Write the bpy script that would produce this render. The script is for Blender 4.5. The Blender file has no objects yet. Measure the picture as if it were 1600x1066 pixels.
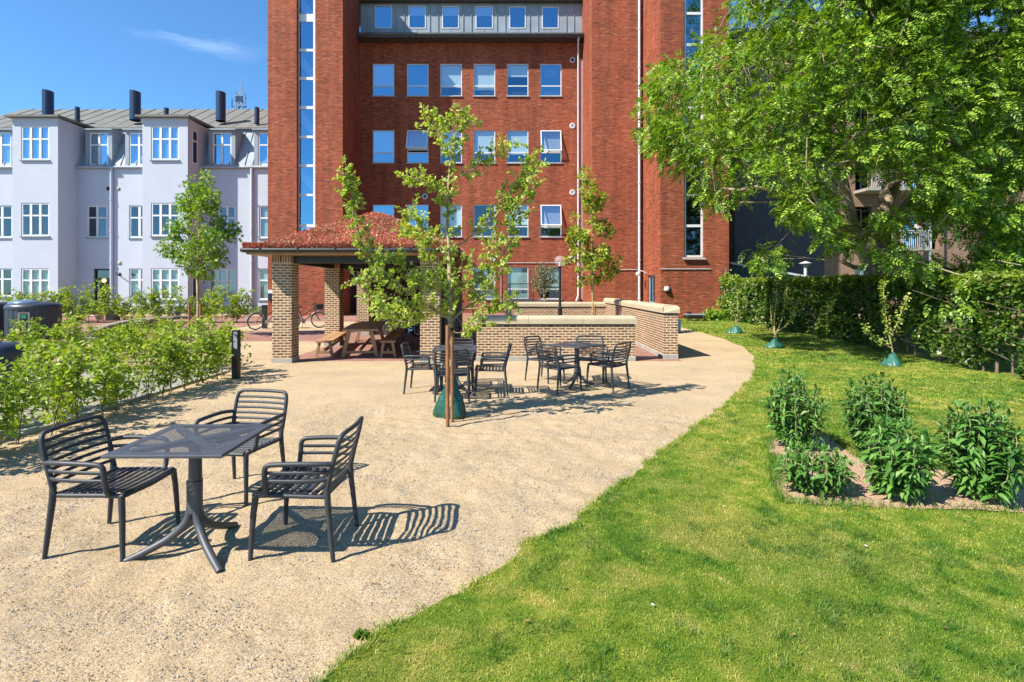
import bpy, bmesh, math, random
import numpy as np
from mathutils import Vector, Matrix, Euler

rad = math.radians
random.seed(7)
RNG = np.random.default_rng(11)
S = bpy.context.scene
COL = S.collection

# ------------------------------------------------------------------ camera
EYE = 1.68
CX, CY, F = 780.0, 450.0, 820.0          # principal point and focal length in photo pixels (1600 x 1066)
cd = bpy.data.cameras.new("camera"); cam = bpy.data.objects.new("camera", cd); COL.objects.link(cam)
cam.location = (0, 0, EYE); cam.rotation_euler = (rad(90), 0, 0)
cd.sensor_width = 36; cd.lens = F / 1600 * 36
cd.shift_x = (800 - CX) / 1600; cd.shift_y = (CY - 533) / 1600
cd.clip_start = 0.05; cd.clip_end = 2000
S.camera = cam

# ------------------------------------------------------------------ sun, sky, exposure
SAZ, SEL = rad(31.5), rad(46)            # shadows run to the right and away from the camera
sd = Vector((math.cos(SAZ) * math.cos(SEL), math.sin(SAZ) * math.cos(SEL), -math.sin(SEL)))
ld = bpy.data.lights.new("sun", 'SUN'); ld.energy = 5.0; ld.angle = rad(0.53); ld.color = (1.0, 0.94, 0.83)
sun = bpy.data.objects.new("sun", ld); COL.objects.link(sun)
sun.rotation_euler = sd.to_track_quat('-Z', 'Y').to_euler()
W = bpy.data.worlds.new("World"); S.world = W; W.use_nodes = True
nt = W.node_tree; nt.nodes.clear()
sky = nt.nodes.new('ShaderNodeTexSky'); sky.sky_type = 'NISHITA'; sky.sun_disc = False
sky.sun_elevation = SEL; sky.sun_rotation = math.atan2(-sd.x, -sd.y)
sky.air_density = 1.0; sky.dust_density = 0.0; sky.ozone_density = 1.6; sky.altitude = 30
bg = nt.nodes.new('ShaderNodeBackground'); bg.inputs[1].default_value = 0.092
wo = nt.nodes.new('ShaderNodeOutputWorld')
tc = nt.nodes.new('ShaderNodeTexCoord')
# thin wisps of cirrus: stretched noise, only where a broad mask allows it
mp = nt.nodes.new('ShaderNodeMapping'); mp.inputs['Scale'].default_value = (5, 5, 26)
nz = nt.nodes.new('ShaderNodeTexNoise'); nz.inputs['Scale'].default_value = 1.3; nz.inputs['Detail'].default_value = 8; nz.inputs['Roughness'].default_value = .6
wd = Vector((-480 / F, 1, 386 / F)).normalized()
va0 = nt.nodes.new('ShaderNodeVectorMath'); va0.operation = 'SUBTRACT'; va0.inputs[1].default_value = wd
va1 = nt.nodes.new('ShaderNodeVectorMath'); va1.operation = 'MULTIPLY'; va1.inputs[1].default_value = (1, 1, 5.5)
vs = nt.nodes.new('ShaderNodeVectorMath'); vs.operation = 'LENGTH'
mr = nt.nodes.new('ShaderNodeMapRange'); mr.inputs[1].default_value = 0.13; mr.inputs[2].default_value = 0.03; mr.inputs[3].default_value = 0; mr.inputs[4].default_value = 1
mn = nt.nodes.new('ShaderNodeMapRange'); mn.inputs[1].default_value = 0.5; mn.inputs[2].default_value = 0.72; mn.inputs[3].default_value = 0; mn.inputs[4].default_value = .24
mm = nt.nodes.new('ShaderNodeMath'); mm.operation = 'MULTIPLY'
mx = nt.nodes.new('ShaderNodeMix'); mx.data_type = 'RGBA'; mx.inputs[7].default_value = (6, 7.2, 9, 1)
L = nt.links.new
L(tc.outputs['Generated'], mp.inputs[0]); L(mp.outputs[0], nz.inputs[0]); L(nz.outputs[0], mn.inputs[0])
L(tc.outputs['Generated'], va0.inputs[0]); L(va0.outputs[0], va1.inputs[0]); L(va1.outputs[0], vs.inputs[0]); L(vs.outputs['Value'], mr.inputs[0])
L(mr.outputs[0], mm.inputs[0]); L(mn.outputs[0], mm.inputs[1]); L(mm.outputs[0], mx.inputs[0])
tn = nt.nodes.new('ShaderNodeMix'); tn.data_type = 'RGBA'; tn.blend_type = 'MULTIPLY'; tn.inputs[0].default_value = 1; tn.inputs[7].default_value = (.56, .94, 1.22, 1)
L(sky.outputs[0], tn.inputs[6]); L(tn.outputs[2], mx.inputs[6]); L(mx.outputs[2], bg.inputs[0]); L(bg.outputs[0], wo.inputs[0])
S.view_settings.view_transform = 'Standard'; S.view_settings.look = 'None'
S.view_settings.exposure = 0.98; S.view_settings.gamma = 1
S.render.engine = 'CYCLES'
S.cycles.max_bounces = 6; S.cycles.diffuse_bounces = 3; S.cycles.glossy_bounces = 3
S.cycles.transmission_bounces = 4; S.cycles.transparent_max_bounces = 8
S.cycles.caustics_reflective = False; S.cycles.caustics_refractive = False

# ------------------------------------------------------------------ helpers
def X(px, Y): return (px - CX) * Y / F
def Z(py, Y): return EYE - (py - CY) * Y / F
def P(px, py, Y): return Vector((X(px, Y), Y, Z(py, Y)))
def G(px, py):
    Y = F * EYE / (py - CY); return Vector((X(px, Y), Y, 0))

def tag(o, label=None, cat=None, group=None, kind=None):
    if label: o['label'] = label
    if cat: o['category'] = cat
    if group: o['group'] = group
    if kind: o['kind'] = kind
    return o
def empty(name, label, cat, loc=(0, 0, 0), rz=0, group=None):
    o = bpy.data.objects.new(name, None); COL.objects.link(o); o.location = loc; o.rotation_euler = (0, 0, rz)
    o.empty_display_size = .1
    return tag(o, label, cat, group)
def kids(o): return [c for c in bpy.data.objects if c.parent == o]
def copy_tree(o, parent=None):
    c = o.copy(); COL.objects.link(c)
    if parent is not None: c.parent = parent
    for ch in kids(o): copy_tree(ch, c)
    return c

class MB:
    def __init__(s): s.v = []; s.f = []; s.m = []; s.s = []
    def add(s, vs, fs, mi=0, sm=False, M=None):
        b = len(s.v)
        for p in vs:
            p = Vector(p)
            s.v.append(M @ p if M else p)
        for f in fs:
            s.f.append([b + i for i in f]); s.m.append(mi); s.s.append(sm)
        return s
    def box(s, x0, y0, z0, x1, y1, z1, mi=0, M=None):
        return s.add([(x0,y0,z0),(x1,y0,z0),(x1,y1,z0),(x0,y1,z0),(x0,y0,z1),(x1,y0,z1),(x1,y1,z1),(x0,y1,z1)],
                     [(3,2,1,0),(4,5,6,7),(0,1,5,4),(1,2,6,5),(2,3,7,6),(3,0,4,7)], mi, False, M)
    def bar(s, a, b, w, h, up=(0, 0, 1), mi=0, M=None):
        a = Vector(a); b = Vector(b); d = (b - a).normalized(); u = Vector(up)
        r = d.cross(u).normalized() * (w / 2); t = r.cross(d).normalized() * (h / 2)
        return s.add([a-r-t, a+r-t, a+r+t, a-r+t, b-r-t, b+r-t, b+r+t, b-r+t],
                     [(3,2,1,0),(4,5,6,7),(0,1,5,4),(1,2,6,5),(2,3,7,6),(3,0,4,7)], mi, False, M)
    def tube(s, pts, r, n=8, mi=0, cap=True, flat=1.0, M=None, up=None):
        pts = [Vector(p) for p in pts]; k = len(pts)
        rs = r if isinstance(r, (list, tuple)) else [r] * k
        vs = []; prev = Vector(up) if up else None
        for i, p in enumerate(pts):
            d = (pts[min(i+1, k-1)] - pts[max(i-1, 0)]).normalized()
            if prev is None:
                prev = Vector((0, 0, 1)) if abs(d.z) < .9 else Vector((1, 0, 0))
            a = d.cross(prev)
            if a.length < 1e-5: a = d.orthogonal()
            a.normalize(); b = a.cross(d).normalized()
            if not up: prev = b
            for j in range(n):
                t = 2 * math.pi * (j + .5) / n
                vs.append(p + a * math.cos(t) * rs[i] + b * math.sin(t) * rs[i] * flat)
        fs = [(i*n+j, i*n+(j+1) % n, (i+1)*n+(j+1) % n, (i+1)*n+j) for i in range(k-1) for j in range(n)]
        s.add(vs, fs, mi, True, M)
        if cap:
            s.add(vs[:n], [tuple(range(n))[::-1]], mi, False, M); s.add(vs[-n:], [tuple(range(n))], mi, False, M)
        return s
    def lathe(s, c, prof, n=16, mi=0, sm=True, M=None, squash=1.0):
        vs = []; c = Vector(c)
        for r, z in prof:
            for j in range(n):
                t = 2 * math.pi * j / n; vs.append((c.x + r*math.cos(t), c.y + r*math.sin(t)*squash, c.z + z))
        k = len(prof)
        fs = [(i*n+j, i*n+(j+1) % n, (i+1)*n+(j+1) % n, (i+1)*n+j) for i in range(k-1) for j in range(n)]
        s.add(vs, fs, mi, sm, M)
        s.add(vs[:n], [tuple(range(n))[::-1]], mi, False, M); s.add(vs[-n:], [tuple(range(n))], mi, False, M)
        return s
    def quad(s, a, b, c, d, mi=0): return s.add([a, b, c, d], [(0, 1, 2, 3)], mi)
    def build(s, name, mats, parent=None, bevel=0):
        me = bpy.data.meshes.new(name); me.from_pydata([tuple(v) for v in s.v], [], s.f)
        for m in (mats if isinstance(mats, (list, tuple)) else [mats]): me.materials.append(m)
        me.polygons.foreach_set('material_index', s.m); me.polygons.foreach_set('use_smooth', s.s); me.update()
        o = bpy.data.objects.new(name, me); COL.objects.link(o)
        if parent is not None: o.parent = parent
        if bevel:
            b = o.modifiers.new('bevel', 'BEVEL'); b.width = bevel; b.segments = 2; b.limit_method = 'ANGLE'; b.angle_limit = rad(50)
        return o

def np_object(name, verts, faces, mats, parent=None, smooth=False):
    """verts (N,k,3), faces = faces of one template; one mesh of N copies"""
    N, k, _ = verts.shape
    ls = [len(f) for f in faces]
    one = np.concatenate([np.array(f) for f in faces])
    loops = (one[None, :] + (np.arange(N) * k)[:, None]).ravel().astype(np.int32)
    tot = np.tile(np.array(ls), N); start = np.concatenate([[0], np.cumsum(tot)[:-1]]).astype(np.int32)
    me = bpy.data.meshes.new(name)
    me.vertices.add(N * k); me.vertices.foreach_set('co', verts.astype(np.float32).ravel())
    me.loops.add(len(loops)); me.loops.foreach_set('vertex_index', loops)
    me.polygons.add(len(start)); me.polygons.foreach_set('loop_start', start)
    if smooth: me.polygons.foreach_set('use_smooth', np.ones(len(start), bool))
    me.update(calc_edges=True); me.validate()
    for m in (mats if isinstance(mats, (list, tuple)) else [mats]): me.materials.append(m)
    o = bpy.data.objects.new(name, me); COL.objects.link(o)
    if parent is not None: o.parent = parent
    return o

def norm(a): return a / np.maximum(np.linalg.norm(a, axis=-1, keepdims=True), 1e-9)
def frames(d, nrm):
    """rows: y axis = d, z axis near nrm"""
    y = norm(d); x = norm(np.cross(y, nrm)); z = np.cross(x, y)
    return np.stack([x, y, z], axis=1)       # local (x,y,z) -> sum
def place(tpl, pos, fr, sc):
    t = np.asarray(tpl, float)
    return np.einsum('kc,ncd->nkd', t, fr) * sc[:, None, None] + pos[:, None, :]
def rdir(n, r=RNG): return norm(r.normal(size=(n, 3)))

LEAF4 = ([(0,0,0),(.30,.42,.05),(0,1,-.10),(-.30,.42,.05)], [(0,1,2,3)])
LEAFW = ([(0,0,0),(.36,.35,.05),(.26,.75,.0),(0,1,-.12),(-.26,.75,.0),(-.36,.35,.05)], [(0,1,2,3),(0,3,4,5)])
LANCE = ([(0,0,0),(0,.5,.03),(0,1,-.30),(.15,.22,.07),(.13,.62,.02),(-.15,.22,.07),(-.13,.62,.02)],
         [(0,3,1),(3,4,1),(4,2,1),(1,2,6),(1,6,5),(1,5,0)])
def maple_tpl():
    pts = [(0,0,0)]
    for a, r in ((-75,.45),(-55,.3),(-38,.75),(-18,.45),(0,1),(18,.45),(38,.75),(55,.3),(75,.45)):
        t = rad(a); pts.append((math.sin(t)*r*.8, .15+math.cos(t)*r*.85, -.12*r*r+ (.06 if r<.5 else 0)))
    return pts, [(0,1,2,3,4,5),(0,5,6,7,8,9)]
MAPLE = maple_tpl()
def ash_tpl():
    vs = []; fs = []
    def leaflet(bx, by, bz, ang, ln):
        b = len(vs); c, s_ = math.cos(ang), math.sin(ang)
        for (x, y, z) in ((0,0,0),(.25*ln,.45*ln,.02),(0,ln,-.10*ln),(-.25*ln,.45*ln,.02)):
            vs.append((bx + x*c + y*s_, by - x*s_ + y*c, bz + z))
        fs.append((b, b+1, b+2, b+3))
    for i, y in enumerate((.22, .42, .62, .80)):
        z = -.35 * y * y
        for sg in (-1, 1): leaflet(0, y, z, sg * rad(62 - 8*i), (.34, .38, .36, .32)[i])
    leaflet(0, .9, -.3, 0, .36)
    return vs, fs
ASH = ash_tpl()

def inpoly(px, py, poly):
    poly = np.asarray(poly, float); n = len(poly); c = np.zeros(len(px), bool); j = n - 1
    for i in range(n):
        xi, yi = poly[i]; xj, yj = poly[j]
        cond = ((yi > py) != (yj > py)) & (px < (xj - xi) * (py - yi) / (yj - yi + 1e-12) + xi)
        c ^= cond; j = i
    return c
def smooth_noise(x, y, scale, seed=0, octaves=4):
    r = np.random.default_rng(seed); g = r.random((64, 64)); out = np.zeros_like(x, float); amp = 1; tot = 0
    for o in range(octaves):
        u = x / scale * 2**o + 17.3*o; v = y / scale * 2**o + 5.1*o
        iu = np.floor(u).astype(int); iv = np.floor(v).astype(int); fu = u - iu; fv = v - iv
        fu = fu*fu*(3-2*fu); fv = fv*fv*(3-2*fv)
        a = g[iu % 64, iv % 64]; b = g[(iu+1) % 64, iv % 64]; c = g[iu % 64, (iv+1) % 64]; d = g[(iu+1) % 64, (iv+1) % 64]
        out += amp * ((a*(1-fu)+b*fu)*(1-fv) + (c*(1-fu)+d*fu)*fv); tot += amp; amp *= .5
    return out / tot - .5

# ------------------------------------------------------------------ materials
def newmat(name):
    m = bpy.data.materials.new(name); m.use_nodes = True; t = m.node_tree; t.nodes.clear()
    o = t.nodes.new('ShaderNodeOutputMaterial'); b = t.nodes.new('ShaderNodeBsdfPrincipled'); t.links.new(b.outputs[0], o.inputs[0])
    return m, t, b, o
def nd(t, ty, **kw):
    n = t.nodes.new(ty)
    for k, v in kw.items():
        if k.startswith('i_'): n.inputs[k[2:].replace('_', ' ')].default_value = v
        else: setattr(n, k, v)
    return n
def c4(c): return (c[0], c[1], c[2], 1)
def hexc(r, g, b):
    f = lambda v: (v/255/12.92) if v/255 <= .04045 else ((v/255+.055)/1.055)**2.4
    return (f(r), f(g), f(b))
def ramp(t, stops, fac):
    r = t.nodes.new('ShaderNodeValToRGB'); e = r.color_ramp.elements
    while len(e) > 1: e.remove(e[-1])
    e[0].position = stops[0][0]; e[0].color = c4(stops[0][1])
    for p, c in stops[1:]:
        x = e.new(p); x.color = c4(c)
    t.links.new(fac, r.inputs[0]); return r
def mixc(t, a, b, fac, mode='MIX'):
    m = t.nodes.new('ShaderNodeMix'); m.data_type = 'RGBA'; m.blend_type = mode
    for sock, v in ((m.inputs[6], a), (m.inputs[7], b), (m.inputs[0], fac)):
        if hasattr(v, 'is_linked'): t.links.new(v, sock)
        elif isinstance(v, (int, float)): sock.default_value = v
        else: sock.default_value = c4(v)
    return m.outputs[2]
def noise(t, scale, detail=4, rough=.5, vec=None, dist=0):
    n = nd(t, 'ShaderNodeTexNoise', i_Scale=scale, i_Detail=detail, i_Roughness=rough, i_Distortion=dist)
    t.links.new(vec if vec is not None else nd(t, 'ShaderNodeNewGeometry').outputs['Position'], n.inputs[0]); return n
def bump(t, b, h, strength=.3, dist=.01):
    n = nd(t, 'ShaderNodeBump', i_Strength=strength, i_Distance=dist); t.links.new(h, n.inputs['Height']); t.links.new(n.outputs[0], b.inputs['Normal']); return n

def plain(name, col, rough=.6, var=.12, scale=6, metal=0, bmp=0, bscale=60, spec=.5, coat=0):
    m, t, b, o = newmat(name)
    n = noise(t, scale, 5, .6)
    a = tuple(c*(1-var) for c in col); c2 = tuple(min(1, c*(1+var)) for c in col)
    r = ramp(t, [(.3, a), (.7, c2)], n.outputs[0]); t.links.new(r.outputs[0], b.inputs['Base Color'])
    b.inputs['Roughness'].default_value = rough; b.inputs['Metallic'].default_value = metal
    b.inputs['Specular IOR Level'].default_value = spec; b.inputs['Coat Weight'].default_value = coat
    if bmp: bump(t, b, noise(t, bscale, 4, .6).outputs[0], bmp, .01)
    return m

def wallvec(t, horiz=False):
    g = nd(t, 'ShaderNodeNewGeometry'); s_ = nd(t, 'ShaderNodeSeparateXYZ'); t.links.new(g.outputs['Position'], s_.inputs[0])
    a = nd(t, 'ShaderNodeMath', operation='ADD'); t.links.new(s_.outputs[0], a.inputs[0]); t.links.new(s_.outputs[1], a.inputs[1])
    c = nd(t, 'ShaderNodeCombineXYZ')
    if horiz:
        t.links.new(s_.outputs[0], c.inputs[0]); t.links.new(s_.outputs[1], c.inputs[1])
    else:
        t.links.new(a.outputs[0], c.inputs[0]); t.links.new(s_.outputs[2], c.inputs[1])
    return c.outputs[0], g
def brick(name, cols, mortar, bw, rh, ms, rough=.85, big=.25, horiz=False, swap=False, streak=0, bs=.5, offset=.5, wob=.008, course=0):
    m, t, b, o = newmat(name)
    v, g = wallvec(t, horiz)
    if swap:
        mp_ = nd(t, 'ShaderNodeMapping'); mp_.inputs['Rotation'].default_value = (0, 0, rad(90)); t.links.new(v, mp_.inputs[0]); v = mp_.outputs[0]
    # a little wobble so that courses are not ruler-straight
    wn = noise(t, 1.7, 3, .5); ws = nd(t, 'ShaderNodeVectorMath', operation='SCALE'); t.links.new(wn.outputs['Color'], ws.inputs[0]); ws.inputs['Scale'].default_value = wob
    va = nd(t, 'ShaderNodeVectorMath', operation='ADD'); t.links.new(v, va.inputs[0]); t.links.new(ws.outputs[0], va.inputs[1]); v = va.outputs[0]
    br = nd(t, 'ShaderNodeTexBrick', offset=offset, squash=1.0)
    br.inputs['Color1'].default_value = (0, 0, 0, 1); br.inputs['Color2'].default_value = (1, 1, 1, 1); br.inputs['Mortar'].default_value = (.5, .5, .5, 1)
    br.inputs['Scale'].default_value = 1; br.inputs['Mortar Size'].default_value = ms; br.inputs['Mortar Smooth'].default_value = .15
    br.inputs['Bias'].default_value = 0; br.inputs['Brick Width'].default_value = bw; br.inputs['Row Height'].default_value = rh
    t.links.new(v, br.inputs[0])
    # per-brick tone from the brick texture, ragged by fine noise
    k = len(cols); rp = ramp(t, [(i/(k-1), c) for i, c in enumerate(cols)], br.outputs['Color'])
    fn = noise(t, 45, 4, .65); col = mixc(t, rp.outputs[0], (.5, .5, .5), 0)
    fr = ramp(t, [(.25, (.70, .70, .70)), (.75, (1.24, 1.24, 1.24))], fn.outputs[0]); col = mixc(t, rp.outputs[0], fr.outputs[0], .8, 'MULTIPLY')
    bn = noise(t, .45, 5, .6); brp = ramp(t, [(.3, (1-big,)*3), (.7, (1+big*.5,)*3)], bn.outputs[0])
    mc = mixc(t, mortar, fr.outputs[0], .5, 'MULTIPLY')
    allc = mixc(t, col, mc, br.outputs['Fac']); allc = mixc(t, allc, brp.outputs[0], 1, 'MULTIPLY')
    if course:
        mp3 = nd(t, 'ShaderNodeMapping'); mp3.inputs['Scale'].default_value = (1.3, 12.2, 1); t.links.new(v, mp3.inputs[0])
        cn = noise(t, 1, 2, .5, vec=mp3.outputs[0]); cr = ramp(t, [(.35, (1-course,)*3), (.65, (1+course*.8,)*3)], cn.outputs[0]); allc = mixc(t, allc, cr.outputs[0], 1, 'MULTIPLY')
    if streak:
        mp2 = nd(t, 'ShaderNodeMapping'); mp2.inputs['Scale'].default_value = (2.2, 2.2, .12); t.links.new(g.outputs['Position'], mp2.inputs[0])
        sn = noise(t, 1, 5, .6, vec=mp2.outputs[0]); sr = ramp(t, [(.35, (1-streak,)*3), (.6, (1, 1, 1))], sn.outputs[0]); allc = mixc(t, allc, sr.outputs[0], 1, 'MULTIPLY')
    t.links.new(allc, b.inputs['Base Color']); b.inputs['Roughness'].default_value = rough; b.inputs['Specular IOR Level'].default_value = .25
    iv = nd(t, 'ShaderNodeMath', operation='MULTIPLY_ADD'); iv.inputs[1].default_value = -1; iv.inputs[2].default_value = 1; t.links.new(br.outputs['Fac'], iv.inputs[0])
    ad = nd(t, 'ShaderNodeMath', operation='MULTIPLY_ADD'); ad.inputs[1].default_value = .35; t.links.new(fn.outputs[0], ad.inputs[0]); t.links.new(iv.outputs[0], ad.inputs[2])
    ad2 = nd(t, 'ShaderNodeMath', operation='MULTIPLY_ADD'); ad2.inputs[1].default_value = .5; t.links.new(br.outputs['Color'], ad2.inputs[0]); t.links.new(ad.outputs[0], ad2.inputs[2])
    bump(t, b, ad2.outputs[0], bs, .012)
    return m
def leafmat(name, stops, trans=.35, rough=.42, spec=.4, tcol=None, bignoise=True):
    m, t, b, o = newmat(name)
    g = nd(t, 'ShaderNodeNewGeometry'); r = ramp(t, stops, g.outputs['Random Per Island']); c = r.outputs[0]
    if bignoise:
        n = noise(t, 1.3, 3, .5); br = ramp(t, [(.35, (.72, .78, .7)), (.68, (1.18, 1.12, 1.05))], n.outputs[0]); c = mixc(t, c, br.outputs[0], 1, 'MULTIPLY')
    t.links.new(c, b.inputs['Base Color']); b.inputs['Roughness'].default_value = rough; b.inputs['Specular IOR Level'].default_value = spec
    tr = nd(t, 'ShaderNodeBsdfTranslucent'); tc_ = mixc(t, c, tcol or (1.6, 1.7, .5), 1, 'MULTIPLY'); t.links.new(tc_, tr.inputs[0])
    ms = nd(t, 'ShaderNodeMixShader'); ms.inputs[0].default_value = trans
    t.links.new(b.outputs[0], ms.inputs[1]); t.links.new(tr.outputs[0], ms.inputs[2]); t.links.new(ms.outputs[0], o.inputs[0])
    return m
def glassmat(name, refl=.5, tint=(.55, .78, 1.0)):
    m, t, b, o = newmat(name); t.nodes.remove(b)
    gl = nd(t, 'ShaderNodeBsdfGlossy'); gl.inputs['Roughness'].default_value = .015; gl.inputs[0].default_value = c4(tint)
    n = noise(t, .8, 2, .5); bp = nd(t, 'ShaderNodeBump', i_Strength=.06, i_Distance=.02); t.links.new(n.outputs[0], bp.inputs['Height']); t.links.new(bp.outputs[0], gl.inputs['Normal'])
    tr = nd(t, 'ShaderNodeBsdfTransparent'); tr.inputs[0].default_value = (.8, .9, .92, 1)
    ms = nd(t, 'ShaderNodeMixShader'); ms.inputs[0].default_value = refl
    t.links.new(tr.outputs[0], ms.inputs[1]); t.links.new(gl.outputs[0], ms.inputs[2]); t.links.new(ms.outputs[0], o.inputs[0])
    return m

M = {}
M['red_brick'] = brick('red_brick', [(.24,.062,.032),(.45,.098,.040),(.54,.125,.050),(.49,.110,.045),(.64,.20,.09)], (.29,.11,.07), .26, .082, .014, big=.2, streak=.26, bs=.9, wob=.003, course=.09)
M['yellow_brick'] = brick('yellow_brick', [(.12,.055,.03),(.22,.105,.055),(.30,.15,.08),(.27,.12,.06),(.38,.22,.12)], (.70,.57,.38), .168, .060, .0115, big=.12, bs=.6)
M['soldier_brick'] = brick('soldier_brick', [(.10,.05,.028),(.22,.11,.06),(.30,.15,.08),(.36,.2,.11)], (.66,.54,.36), .16, .058, .009, big=.1, swap=True, offset=0)
M['brown_brick'] = brick('brown_brick', [(.25,.15,.10),(.34,.21,.145),(.38,.245,.17),(.31,.19,.13)], (.34,.24,.18), .24, .075, .007, big=.15, bs=.3)
M['paving_brick'] = brick('paving_brick', [(.30,.13,.095),(.38,.18,.13),(.44,.23,.18),(.36,.16,.12)], (.36,.25,.19), .2, .07, .005, horiz=True, big=.2, bs=.3)
M['plaster'] = plain('plaster', (.57,.605,.69), .9, .04, .6, bmp=.12, bscale=25, spec=.2)
M['pink_plaster'] = plain('pink_plaster', (.55,.32,.30), .9, .06, 1.2, spec=.2)
M['white_paint'] = plain('white_paint', (.80,.80,.80), .45, .03, 3)
M['grey_frame'] = plain('grey_frame', (.62,.66,.70), .4, .04, 3)
M['zinc'] = plain('zinc', (.29,.345,.40), .62, .18, 1.1, metal=.0, bmp=.05, bscale=8)
M['zinc_light'] = plain('zinc_light', (.38,.42,.46), .6, .12, 1.4)
M['roof_felt'] = plain('roof_felt', (.17,.17,.155), .9, .18, 1.5, bmp=.2, bscale=40)
M['gutter'] = plain('gutter', (.10,.10,.10), .45, .2, 3, metal=.3)
M['black_steel'] = plain('black_steel', (.018,.019,.021), .45, .3, 5)
M['navy'] = plain('navy', (.012,.035,.085), .38, .12, 3, metal=.1)
M['interior'] = plain('interior', (.16,.18,.18), .9, .3, .8)
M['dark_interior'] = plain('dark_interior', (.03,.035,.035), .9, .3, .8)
M['blind'] = plain('blind', (.80,.88,.86), .9, .04, 2)
M['curtain'] = plain('curtain', (.42,.52,.48), .9, .12, 5)
M['glass'] = glassmat('glass', .44, (.44,.75,1.0))
M['glass_mid'] = glassmat('glass_mid', .26, (.36,.72,1.0))
M['glass_low'] = glassmat('glass_low', .16, (.6,.75,.9))
M['chair_plastic'] = plain('chair_plastic', (.042,.046,.054), .52, .22, 14, bmp=.06, bscale=500, spec=.45)
M['table_plastic'] = plain('table_plastic', (.066,.072,.084), .48, .16, 12, bmp=.05, bscale=500)
M['concrete'] = plain('concrete', (.42,.40,.35), .9, .14, 3, bmp=.25, bscale=40, spec=.2)
M['coping'] = plain('coping', (.55,.46,.31), .85, .10, 2.2, bmp=.25, bscale=60, spec=.25)
M['oak'] = plain('oak', (.45,.255,.12), .6, .22, 3, bmp=.15, bscale=50)
M['stake'] = plain('stake', (.30,.125,.045), .75, .3, 9, bmp=.2, bscale=80)
M['bark'] = plain('bark', (.36,.28,.13), .9, .35, 14, bmp=.6, bscale=45)
M['ash_bark'] = plain('ash_bark', (.36,.28,.19), .9, .35, 7, bmp=.7, bscale=22)
M['twig'] = plain('twig', (.17,.12,.075), .85, .25, 20)
M['tower_shade'] = plain('tower_shade', (.075,.07,.095), .7, .15, 2)  # shade colour for the shadowed part of the brown block
M['bag_pale'] = plain('bag_pale', (.035,.15,.115), .35, .2, 9, bmp=.4, bscale=30, spec=.6)
M['hedge_tip'] = None
M['bag'] = plain('bag', (.014,.085,.055), .33, .2, 7, bmp=.9, bscale=16, spec=.6)
M['bin'] = plain('bin', (.035,.048,.070), .42, .12, 3)
M['bin_lid'] = plain('bin_lid', (.13,.20,.31), .3, .1, 3)
M['granite'] = plain('granite', (.33,.28,.24), .9, .3, 6, bmp=.5, bscale=30)
M['rubber'] = plain('rubber', (.012,.012,.013), .7, .1, 9)
M['chrome'] = plain('chrome', (.6,.6,.6), .25, .05, 9, metal=.9)
M['white_bike'] = plain('white_bike', (.7,.7,.68), .35, .05, 9)
M['skin'] = plain('skin', (.55,.30,.20), .6, .05, 9)
M['hair'] = plain('hair', (.22,.08,.03), .7, .2, 40)
M['cloth'] = plain('cloth', (.78,.76,.74), .9, .05, 9)
M['stem_green'] = plain('stem_green', (.26,.27,.12), .8, .2, 20)
M['water_blue'] = plain('water_blue', (.25,.42,.55), .5, .05, 3)

def globe_mat():
    m, t, b, o = newmat('lamp_globe'); b.inputs['Base Color'].default_value = (.85,.86,.9,1); b.inputs['Roughness'].default_value = .12
    tr = nd(t, 'ShaderNodeBsdfTransparent'); ms = nd(t, 'ShaderNodeMixShader'); ms.inputs[0].default_value = .22
    t.links.new(tr.outputs[0], ms.inputs[1]); t.links.new(b.outputs[0], ms.inputs[2]); t.links.new(ms.outputs[0], o.inputs[0]); return m
M['globe'] = globe_mat()
def lit_mat():
    m, t, b, o = newmat('lit_lamp'); b.inputs['Base Color'].default_value = (1,.8,.5,1); b.inputs['Emission Color'].default_value = (1,.62,.25,1); b.inputs['Emission Strength'].default_value = 1.6; return m
M['lit'] = lit_mat()
M['ash_leaf'] = leafmat('ash_leaf', [(0,(.055,.12,.014)),(.35,(.14,.27,.024)),(.7,(.28,.45,.044)),(1,(.48,.62,.11))], .26, .42, .25)
M['apple_leaf'] = leafmat('apple_leaf', [(0,(.24,.33,.045)),(.4,(.40,.50,.075)),(.8,(.54,.64,.14)),(1,(.70,.72,.34))], .42, .45)
M['maple_leaf'] = leafmat('maple_leaf', [(0,(.12,.23,.018)),(.5,(.22,.38,.035)),(.93,(.33,.50,.06)),(1,(.42,.38,.09))], .36, .45)
M['maple_leaf_red'] = leafmat('maple_leaf_red', [(0,(.18,.27,.018)),(.5,(.32,.44,.035)),(.85,(.44,.52,.06)),(1,(.50,.32,.07))], .36, .45)
M['beech_leaf'] = leafmat('beech_leaf', [(0,(.17,.26,.018)),(.4,(.30,.42,.032)),(.85,(.44,.57,.06)),(1,(.52,.48,.11))], .38, .42)
M['hedge_leaf'] = leafmat('hedge_leaf', [(0,(.045,.10,.012)),(.5,(.095,.19,.022)),(.85,(.17,.30,.04)),(1,(.24,.18,.07))], .30, .36, .5)
M['hedge_tip'] = leafmat('hedge_tip', [(0,(.13,.21,.02)),(.5,(.24,.33,.035)),(1,(.36,.42,.07))], .35, .4)
M['budd_leaf'] = leafmat('budd_leaf', [(0,(.06,.16,.03)),(.5,(.12,.29,.05)),(.88,(.20,.40,.09)),(1,(.34,.46,.20))], .22, .45, .4, tcol=(1.3,1.6,.6))
M['budd_leaf_light'] = leafmat('budd_leaf_light', [(0,(.08,.20,.03)),(.5,(.13,.30,.05)),(1,(.22,.40,.10))], .25, .45, .4)
M['olive_leaf'] = leafmat('olive_leaf', [(0,(.10,.11,.06)),(.5,(.18,.19,.11)),(1,(.32,.33,.22))], .2, .5)
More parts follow.
